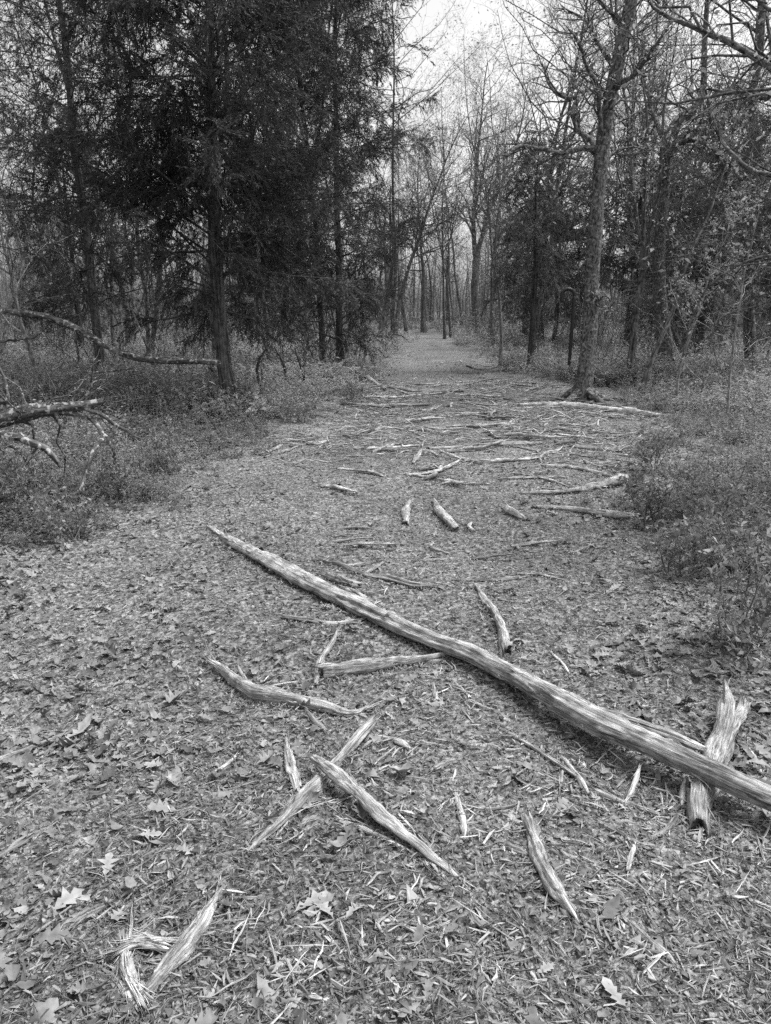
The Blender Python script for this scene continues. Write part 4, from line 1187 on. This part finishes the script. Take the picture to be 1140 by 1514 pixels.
# stump behind the big cedar
def stump():
    g = G(318, 588); w = 7 * px2m(g)
    rows = np.array([[g[0], g[1], g[2] - .1, w * 1.3], [g[0] + .01, g[1], g[2] + .15, w], [g[0] - .01, g[1], g[2] + .42, w * .9]])
    r = prand(88); c = curve(rows, 14); mb = MB()
    stem_mesh(mb, c[:, :3] - g, c[:, 3], 20, r, .1, .3, (0, 1.4)); fibres(mb, c[:, :3] - g, c[:, 3], r, 0, along=10)
    o = mb.build('tree_stump', M['cedar']); o.location = [float(v) for v in g]
    tag(o, 'short dark broken stump just left of the foot of the big cedar', 'stump')
stump()

# --- background wood: eight kinds of bare tree and three of cedar, copied
protos = []
for i, (H, R, fk, fi, kk) in enumerate([(15, .095, False, .35, (26, 10, 6)), (13, .075, True, .3, (26, 10, 6)), (16, .12, False, .45, (26, 10, 6)), (11, .05, False, .3, (26, 10, 6)),
                                        (14, .085, True, .3, (26, 10, 6)), (17, .11, False, .5, (26, 10, 6)), (9, .04, False, .2, (26, 10, 6)), (12, .065, False, .4, (26, 10, 6))]):
    protos.append(('straight' if not fk else 'forked', bare_tree('bare_tree', 300 + i, H, R, (0, 0, 0), '', first=fi, fork=fk, kids=kk, per=.75, lsize=.09, sides0=8)))
rw = prand(99)
cand = []
tries = 0
while len(cand) < 222 and tries < 20000:
    tries += 1
    y = 17 + 75 * rw.random() ** .9
    x = rw.uniform(-.62, .62) * (y + 6)
    if -1.2 + 0 * y < x - (trail_left(y) if True else 0) and x < trail_right(y) + .9 and y < 40: continue
    px, _ = to_px(np.array([x, y, 0]))
    if 575 < px < 690 and y < 34: continue
    if 790 < px < 915 and y < 48: continue
    if any((x - a) ** 2 + (y - b) ** 2 < (1.2 + y * .008) ** 2 for a, b in cand): continue
    cand.append((x, y))
def where_of(px, y):
    dep = 'front row' if y < 30 else ('middle row' if y < 50 else 'back row')
    if px < 150: reg = 'at the left edge'
    elif px < 320: reg = 'left behind the big cedar'
    elif px < 520: reg = 'right behind the big cedar'
    elif px < 720: reg = 'beyond the trail end'
    elif px < 870: reg = 'behind the hook'
    elif px < 1000: reg = 'behind the big leaning oak'
    else: reg = 'at the right edge'
    return dep, reg
info = {}
for (x, y) in cand:
    px, _ = to_px(np.array([x, y, 0.0]))
    info.setdefault(where_of(px, y), []).append((px, x, y))
first_use = set()
for (dep, reg), L in info.items():
    L.sort()
    for q, (px, x, y) in enumerate(L):
        k = int(rw.integers(len(protos)))
        shape, pr = protos[k]
        if k in first_use: o = copy_tree(pr)
        else: o = pr; first_use.add(k)
        o.location = (float(x), float(y), float(ground_z(x, y)))
        o.rotation_euler = (rw.normal(0, .05), rw.normal(0, .05), rw.uniform(0, 6.28))
        s = rw.uniform(.75, 1.1) * (.88 if 590 < px < 760 else 1.0)
        o.scale = (s, s, s)
        o['label'] = f'{ORD[q]} {dep} tree from the left, {reg}, {shape} trunk'
        o['group'] = 'bare trees of the background wood'
        o['category'] = 'tree'
for k, (shape, pr) in enumerate(protos):
    if k not in first_use:
        for o in [c for c in pr.children_recursive] + [pr]: bpy.data.objects.remove(o)

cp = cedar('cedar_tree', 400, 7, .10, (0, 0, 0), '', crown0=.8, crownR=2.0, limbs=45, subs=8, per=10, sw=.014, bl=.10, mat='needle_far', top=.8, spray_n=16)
spots = [(-9.5, 24), (-4.5, 27), (-14, 33), (6.6, 30), (9.5, 26), (12.5, 31), (8.2, 40), (14.5, 42), (-7, 45), (18, 36)]
for i, (x, y) in enumerate(spots):
    px, _ = to_px(np.array([x, y, 0.0]))
    o = cp if i == 0 else copy_tree(cp)
    o.location = (x, y, float(ground_z(x, y))); o.rotation_euler = (0, 0, rw.uniform(0, 6.28))
    s = rw.uniform(.7, 1.15); o.scale = (s, s, s)
    spots[i] = (px, y, o)
spots.sort(key=lambda t: t[0])
for i, (px, y, o) in enumerate(spots):
    o['label'] = f'{ORD[i]} from the left of the dark cedars inside the background wood'
    o['group'] = 'cedars inside the background wood'; o['category'] = 'cedar tree'

# far wood: the mass of stems nobody could tell apart
def far_wood():
    r = prand(500)
    mb = MB()
    k = 1100
    y = r.uniform(78, 150, k); x = r.uniform(-.7, .7, k) * (y + 5)
    H = r.uniform(5, 12, k); z = ground_z(x, y)
    t = np.linspace(0, 1, 5)
    lx, ly = r.normal(0, .05, k), r.normal(0, .05, k)
    P = np.stack([x[:, None] + lx[:, None] * H[:, None] * t + r.normal(0, .15, (k, 5)) * t, y[:, None] + ly[:, None] * H[:, None] * t, z[:, None] - .2 + H[:, None] * t], -1)
    tubes(mb, P, r.uniform(.05, .14, k)[:, None] * np.array([1, .85, .65, .4, .12]), 5)
    m = 26000
    i = r.integers(0, k, m); u = r.uniform(.2, 1, m)
    p0 = np.stack([x[i] + lx[i] * H[i] * u, y[i] + ly[i] * H[i] * u, z[i] + H[i] * u], 1)
    a = r.uniform(0, 6.28, m); L = r.uniform(1, 3.2, m) * (1.2 - .7 * u)
    d = np.stack([np.cos(a) * .75, np.sin(a) * .75, r.uniform(.2, .9, m)], 1) * L[:, None]
    tt = np.linspace(0, 1, 4)[None, :, None]
    P = p0[:, None] + d[:, None] * tt + r.normal(0, .10, (m, 4, 3)) * tt
    tubes(mb, P, r.uniform(.012, .035, m)[:, None] * np.array([1, .8, .5, .2]), 3)
    n = 45000
    i = r.integers(0, m, n); pos = p0[i] + d[i] * r.random(n)[:, None] + r.normal(0, .25, (n, 3))
    scatter(mb, LEAF_V, LEAF_F, pos, frames(r.normal(0, 1, (n, 3)), r), r.uniform(.12, .25, n), .8)
    o = mb.build('far_wood', M['bark'])
    tag(o, 'far off wood of bare stems fading behind the nearer trees', 'wood', kind='stuff')
far_wood()

def thicket():
    r = prand(520); mb = MB(); ml = MB()
    k = 2400
    y = 16 + 80 * r.random(k) ** .8; x = r.uniform(-.68, .68, k) * (y + 4)
    o = outside_trail(x, y); kp = (o > .8); x, y = x[kp], y[kp]; k = len(x)
    P, R = [], []
    for i in range(k):
        H = r.uniform(.9, 3.2); z = float(ground_z(x[i], y[i]))
        for s in range(7):
            a = r.uniform(0, 6.28); l = r.uniform(.1, .5); p = np.array([x[i], y[i], z - .05]); d = unit(np.array([math.cos(a) * l, math.sin(a) * l, 1]))
            pts = [p]
            for _ in range(5): d = unit(d + r.normal(0, .22, 3)); pts.append(pts[-1] + d * H * r.uniform(.1, .25))
            P.append(pts); R.append(r.uniform(.006, .014) * np.array([1, .85, .7, .5, .35, .15]))
    P, R = np.array(P), np.array(R)
    tubes(mb, P, R, 3)
    # side twigs
    m = 45000; i = r.integers(0, len(P), m); j = r.integers(1, 5, m)
    p0 = P[i, j]; dv = r.normal(0, 1, (m, 3)); dv[:, 2] = np.abs(dv[:, 2]) * .6; dv *= (r.uniform(.15, .5, m) / np.linalg.norm(dv, axis=1))[:, None]
    t = np.linspace(0, 1, 4)[None, :, None]
    Q = p0[:, None] + dv[:, None] * t + r.normal(0, .04, (m, 4, 3)) * t
    tubes(mb, Q, np.tile(np.array([.006, .005, .004, .002]), (m, 1)), 3)
    n = 80000; q = r.integers(0, m, n); pos = Q[q, r.integers(1, 4, n)] + r.normal(0, .05, (n, 3))
    scatter(ml, LEAF_V, LEAF_F, pos, frames(r.normal(0, 1, (n, 3)), r), r.uniform(.05, .12, n) * (.6 + pos[:, 1] * .015), np.clip(r.normal(.45, .25, n), 0, 1))
    o = mb.build('thicket', M['bark']); tag(o, 'tangled thicket of thin stems between the background trees', 'thicket', kind='stuff')
    o = ml.build('thicket_leaves', M['green']); tag(o, 'small new leaves on the thicket between the background trees', 'leaves', kind='stuff')
thicket()

# ------------------------------------------------------------------ undergrowth
def plant_template(r, stems=9, H=.34, leafs=13, size=.042, w=.5):
    V, F, S = [], [], []
    for s in range(stems):
        a = r.uniform(0, 6.28); lean = r.uniform(.1, .75)
        p = np.array([r.normal(0, .05), r.normal(0, .05), -.02]); d = unit(np.array([math.cos(a) * lean, math.sin(a) * lean, 1]))
        L = H * r.uniform(.5, 1.25); pts = [p]
        for i in range(4):
            d = unit(d + r.normal(0, .14, 3) + np.array([math.cos(a), math.sin(a), -.4]) * .10 * i)
            pts.append(pts[-1] + d * L / 4)
        pts = np.array(pts); S.append(pts)
        for l in range(leafs):
            f = (.22 + .78 * l / leafs) * 4; i = min(int(f), 3)
            q = pts[i] + (pts[i + 1] - pts[i]) * (f - i)
            dv = unit(np.append(r.normal(0, 1, 2), r.normal(.15, .35)) + .35 * unit(pts[i + 1] - pts[i]))
            sd = unit(np.cross(dv, [r.normal(0, .3), r.normal(0, .3), 1])) * size * w * .5 * r.uniform(.7, 1.2)
            ll = size * r.uniform(.6, 1.4)
            k = len(V)
            V += [q, q + dv * ll * .5 + sd + [0, 0, .003], q + dv * ll - [0, 0, ll * .15], q + dv * ll * .5 - sd + [0, 0, .003]]
            F.append([k, k + 1, k + 2, k + 3])
    return np.array(V), np.array(F), np.array(S)

def build_undergrowth():
    r = prand(601)
    mb, ms = MB(), MB()
    specs = [(8, .34, 12, .048, .6), (7, .28, 13, .040, .6), (9, .40, 12, .050, .55), (6, .24, 12, .052, .75), (8, .46, 11, .042, .5)]
    for v, sp in enumerate(specs):
        tv, tf, S = plant_template(r, *sp)
        x, d = sample(r, 2300, 3.0, 17, wid=.72, margin=1.5)
        o = outside_trail(x, d)
        p = np.clip((o - .0) / .7, 0, 1) ** 1.0 * (.45 + .8 * patch_noise(x, d, .7, 3.3 + v))
        p = np.where((d < 4.6) & (x > 0), p * .5, p)
        p = np.where((x < 0) & (d < 4.4), p * .25, p)
        keep = r.random(len(x)) < p
        x, d, o = x[keep], d[keep], o[keep]; k = len(x)
        s = r.uniform(.5, 1.25, k) * np.clip(.38 + .32 * np.maximum(o, 0), .38, 1.15)
        pos = np.stack([x, d, ground_z(x, d)], 1)
        Rm = rot_matrices(r.uniform(0, 6.28, k), r.normal(0, .1, k), r.normal(0, .1, k))
        tint = np.clip(.45 + .35 * (patch_noise(x, d, .9, 7.7) - .5) * 2 + r.normal(0, .14, k), 0, 1)
        scatter(mb, tv, tf, pos, Rm, s, tint, vtint=np.repeat(r.normal(0, .16, len(tv) // 4), 4))
        for st in S[:6]:
            P = np.einsum('kij,vj->kvi', Rm, st) * s[:, None, None] + pos[:, None]
            tubes(ms, P, np.tile(np.array([.0022, .002, .0016, .0012, .0008]), (k, 1)), 3)
    # bare stalks standing among the leaves
    x, d = sample(r, 2600, 3.0, 20, wid=.72, margin=1.5); o = outside_trail(x, d); kp = o > .25; x, d = x[kp], d[kp]; k = len(x)
    H = r.uniform(.25, .85, k) * np.clip(.5 + .4 * o[kp], .5, 1.2); t = np.linspace(0, 1, 5); a = r.uniform(0, 6.28, k); b = r.uniform(0, .5, k)
    P = np.stack([x[:, None] + H[:, None] * (np.cos(a) * b)[:, None] * t ** 1.5, d[:, None] + H[:, None] * (np.sin(a) * b)[:, None] * t ** 1.5, ground_z(x, d)[:, None] - .02 + H[:, None] * t], -1)
    P[:, 1:] += r.normal(0, .018, (k, 4, 3))
    tubes(ms, P, r.uniform(.0012, .0032, k)[:, None] * np.array([1, .9, .7, .5, .2]), 3, r.uniform(0, 1, k))
    i = r.integers(0, k, 5200); j = r.integers(1, 5, 5200); p0 = P[i, j]; dv = r.normal(0, 1, (5200, 3)); dv[:, 2] = np.abs(dv[:, 2]); dv *= (r.uniform(.05, .2, 5200) / np.linalg.norm(dv, axis=1))[:, None]
    tt = np.linspace(0, 1, 3)[None, :, None]
    tubes(ms, p0[:, None] + dv[:, None] * tt + r.normal(0, .008, (5200, 3, 3)) * tt, np.tile(np.array([.0012, .001, .0005]), (5200, 1)), 3)
    # a taller belt farther in, where the trees stand
    for v, sp in enumerate([(8, .50, 12, .062, .6), (9, .62, 13, .070, .6), (7, .42, 12, .058, .7)]):
        tv, tf, S = plant_template(r, *sp)
        x, d = sample(r, 2600, 10.5, 26, wid=.7, margin=1.5)
        o = outside_trail(x, d)
        keep = r.random(len(x)) < np.clip(o / .9, 0, 1) * (.5 + .7 * patch_noise(x, d, 1.1, 5.3 + v))
        x, d, o = x[keep], d[keep], o[keep]; k = len(x)
        scatter(mb, tv, tf, np.stack([x, d, ground_z(x, d)], 1), rot_matrices(r.uniform(0, 6.28, k), r.normal(0, .1, k), r.normal(0, .1, k)), r.uniform(.5, 1.2, k) * np.clip(.5 + .3 * o, .5, 1.1),
                np.clip(.6 + .3 * (patch_noise(x, d, 1.4, 2.2) - .5) * 2 + r.normal(0, .15, k), 0, 1), vtint=np.repeat(r.normal(0, .16, len(tv) // 4), 4))
    # farther: coarser leaves
    tv, tf, S = plant_template(r, 8, .42, 10, .085, .6)
    x, d = sample(r, 6500, 15, 75, wid=.66, margin=2)
    o = outside_trail(x, d)
    keep = (o > .1) & (r.random(len(x)) < np.clip(.35 + o * .4, 0, 1))
    x, d = x[keep], d[keep]; k = len(x)
    pos = np.stack([x, d, ground_z(x, d)], 1)
    s = r.uniform(.5, 1.4, k) * (.8 + d * .010)
    scatter(mb, tv, tf, pos, rot_matrices(r.uniform(0, 6.28, k), r.normal(0, .1, k), r.normal(0, .1, k)), s, np.clip(r.normal(.6, .2, k), 0, 1))
    o = mb.build('undergrowth', M['green'], smooth=False)
    tag(o, 'low leafy undergrowth filling both sides of the trail', 'undergrowth', kind='stuff')
    o = ms.build('undergrowth_stems', M['stick'])
    tag(o, 'thin stems of the low undergrowth beside the trail', 'stems', kind='stuff')
build_undergrowth()

def shrub(seed, loc, label, H=.9, stems=7, per=5, group=None, lsize=.035, mat='stick', leaf='green', name='shrub', lean=(0, 0)):
    r = prand(seed); root = empty(name, loc, label, 'shrub', group); sk = Skel()
    for s in range(stems):
        a = r.uniform(0, 6.28); l = r.uniform(.15, .7)
        grow(sk, r, np.array([r.normal(0, .03), r.normal(0, .03), -.02]), np.array([math.cos(a) * l + lean[0], math.sin(a) * l + lean[1], 1]), H * r.uniform(.6, 1.1), .006, 1, 3, (0, 6, 4), .16, .02, .5, (.4, 1.0))
    mb = MB(); sk.tubes(mb, {1, 2, 3}, (6, 5, 4, 3)); st = mb.build('stems', M[mat], root)
    mb = MB(); leaves_on(mb, sk.tips, r, per, lsize, .1, .9)
    if mb.n: mb.build('foliage', M[leaf], root)
    return root
for i, (px, py, H, lb) in enumerate([(1090, 960, .55, 'low shrub beside the leaf drift at the right edge, nearest of the shrubs'), (1000, 850, .42, 'small shrub at the right before the leaf drift'), (1060, 790, .6, 'leafy shrub on the right behind the leaf drift'),
                                  (960, 770, .45, 'thin shrub at the end of the flat pale slab'), (1120, 850, .6, 'shrub at the right edge above the nearest one'), (970, 700, .5, 'shrub at the end of the curved pale limb'),
                                  (30, 760, .55, 'shrub low at the left edge below the dead branch'), (180, 740, .5, 'leafy shrub under the tips of the dead branch'), (250, 700, .45, 'shrub between the dead branch and the trail'),
                                  (520, 600, .45, 'small shrub right of the big cedar at the trail edge'), (110, 800, .4, 'sparse low shrub at the left where the leaf litter starts'), (450, 625, .5, 'shrub in the shade right of the big cedar foot')]):
    shrub(700 + i, G(px, py), lb, H, group='shrubs along the trail edges', per=6 if H > .43 else 4)
# dark leafless stems in the shade right of the cedar foot
for i, (a, b, c, lb) in enumerate([((392, 590), (380, 545), (398, 508), 'thin dark arching stem nearest right of the big cedar foot'), ((425, 580), (420, 540), (405, 512), 'second dark arching stem right of the big cedar foot'),
                                  ((458, 578), (446, 545), (436, 515), 'thickest dark slanting stem right of the big cedar foot')]):
    rows = []
    dist = G(*a)[1]
    for q, w in ((a, 5), (b, 4), (c, 2.5)):
        p = D(*q, dist); rows.append([*p, w * .5 * px2m(p)])
    rows = np.array(rows); rows[0, 2] -= .08
    g = rows[0, :3].copy(); c_ = curve(rows, 12); r = prand(740 + i); mb = MB()
    tubes(mb, (c_[None, :, :3] - g), c_[None, :, 3], 7)
    sk = Skel(); spawn(sk, r, c_[::2, :3] - g, c_[::2, 3], .9, 1, 3, (0, 5, 4), .25, .0, .5); sk.tubes(mb, {2, 3}, (6, 5, 4, 3))
    o = mb.build('arching_sapling', M['cedar']); o.location = [float(v) for v in g]
    tag(o, lb, 'sapling', 'dark bare stems right of the big cedar')

# ------------------------------------------------------------------ fallen dead limbs on the left
def dead_limb(name, label, main, subs, dist, mat='lichen', seed=1, kids=(6, 4, 3), cat='branch', sides=20, lf=.28, up=.0):
    r = prand(seed)
    def loc(rows):
        out = []
        for row in rows:
            p = D(row[0], row[1], dist + (row[3] if len(row) > 3 else 0)); out.append([*p, row[2] * .5 * px2m(p)])
        return np.array(out)
    m = loc(main); g = m[len(m) // 2, :3].copy(); g[2] = float(ground_z(g[0], g[1]))
    root = empty(name, g, label, cat)
    c = curve(m, 46); c[:, :3] -= g
    mb = MB(); stem_mesh(mb, c[:, :3], c[:, 3], sides, r, .09, .12, (.6, .8), twist=.5); mb.build('stem', M[mat], root)
    sk = Skel()
    spawn(sk, r, c[4::6, :3], c[4::6, 3] * .45, 2.2, 1, 3, (0, kids[0], kids[1]), .3, up, lf, (.5, 1.2), start=.1)
    for rows in subs:
        q = loc(rows); q[:, :3] -= g; q = curve(q, 18); q[:, :3] += np.cumsum(r.normal(0, .006, (18, 3)), 0)
        mb = MB(); stem_mesh(mb, q[:, :3], np.maximum(q[:, 3], .003), 10, r, .09, .0, (.3, .5)); mb.build('side_branch', M[mat], root)
        spawn(sk, r, q[::3, :3], q[::3, 3] * .6, .9, 1, 3, (0, 4, 3), .3, up, .4, (.5, 1.2), start=.3)
    mb = MB(); sk.tubes(mb, {2, 3}, (6, 6, 5, 4)); mb.build('crown', M[mat], root)
    return root
dead_limb('dead_branch', 'thick dead fallen branch spotted with lichen, cut by the left edge', [(-90, 645, 28), (0, 621, 24), (45, 609, 25), (90, 604, 20), (125, 600, 15), (152, 593, 9)],
          [[(60, 606, 10), (85, 612, 10), (112, 614, 8), (140, 625, 8), (150, 645, 6, -.3), (133, 668, 6, -.5), (120, 705, 5, -.6), (110, 728, 3, -.7)],
           [(-60, 630, 14, -.3), (0, 644, 12, -.4), (35, 655, 12, -.5), (62, 668, 10, -.5), (84, 690, 7, -.5)],
           [(110, 600, 8), (135, 607, 7), (165, 622, 6), (200, 640, 4), (214, 648, 2)],
           [(100, 603, 7), (78, 596, 5), (108, 590, 4), (110, 572, 3)],
           [(150, 640, 5, -.3), (168, 660, 4, -.3), (172, 678, 3, -.3)],
           [(-10, 590, 8, -.1), (20, 598, 6, -.1), (8, 560, 4, -.1), (0, 545, 3, -.1)]], 6.0, seed=801, kids=(13, 7, 5), lf=.42)
dead_limb('fallen_limb', 'long dark fallen limb stretching from the left edge towards the big cedar trunk', [(-60, 452, 10), (0, 460, 10), (60, 466, 9), (100, 480, 10), (140, 502, 10), (180, 523, 10), (225, 532, 10), (275, 534, 9), (320, 536, 7)],
          [[(0, 505, 4), (40, 503, 4), (62, 492, 3)], [(110, 485, 5), (120, 540, 4), (140, 550, 3), (200, 545, 3)], [(225, 532, 5), (212, 505, 4), (196, 470, 3), (192, 450, 2)]], 10.4, mat='lichen', seed=802, kids=(13, 6, 4), lf=.42)

# ------------------------------------------------------------------ shepherd's hook
def hook():
    g = G(840, 560); d = g[1]; s = px2m(D(840, 500, d))
    rad = .5 * 5.2 * s
    pts = [D(838, 566, d), D(840, 556, d), D(843, 520, d), D(846, 480, d), D(848, 450, d), D(849, 438, d)]
    cx, cy, R = 840.0, 436.5, 9.2
    for a in np.linspace(0, math.pi, 13)[1:]:
        pts.append(D(cx + R * math.cos(a), cy - R * math.sin(a), d))
    pts.append(D(830.3, 446, d))
    pts = np.array(pts) - g
    root = empty('shepherd_hook', g, "dark metal shepherd's hook pole stuck in the ground left of the big leaning oak", 'hook pole')
    c = curve(pts[:6], 20)
    def capped(P, nm, taper0=1.0, rr=rad):
        mb = MB(); n = len(P); rads = np.full(n, rr); rads[0] *= taper0
        T = np.gradient(P, axis=0); T /= np.linalg.norm(T, axis=1, keepdims=True)
        P2 = np.vstack([P[0] - T[0] * .001, P, P[-1] + T[-1] * rr * .4]); R2 = np.concatenate([[.0008], rads, [.0008]])
        tubes(mb, P2[None], R2[None], 14)
        return mb.build(nm, M['metal'], root)
    capped(c, 'shaft', .6)
    capped(curve(pts[5:], 34), 'crook')
    # the step plate just above the ground
    cpt = c[2]
    mb = MB(); P = np.array([cpt + [-.055, 0, .0], cpt + [0, 0, 0.004], cpt + [.055, 0, .0]])
    tubes(mb, P[None], np.full((1, 3), rad * .8), 8); mb.build('step_bar', M['metal'], root)
hook()
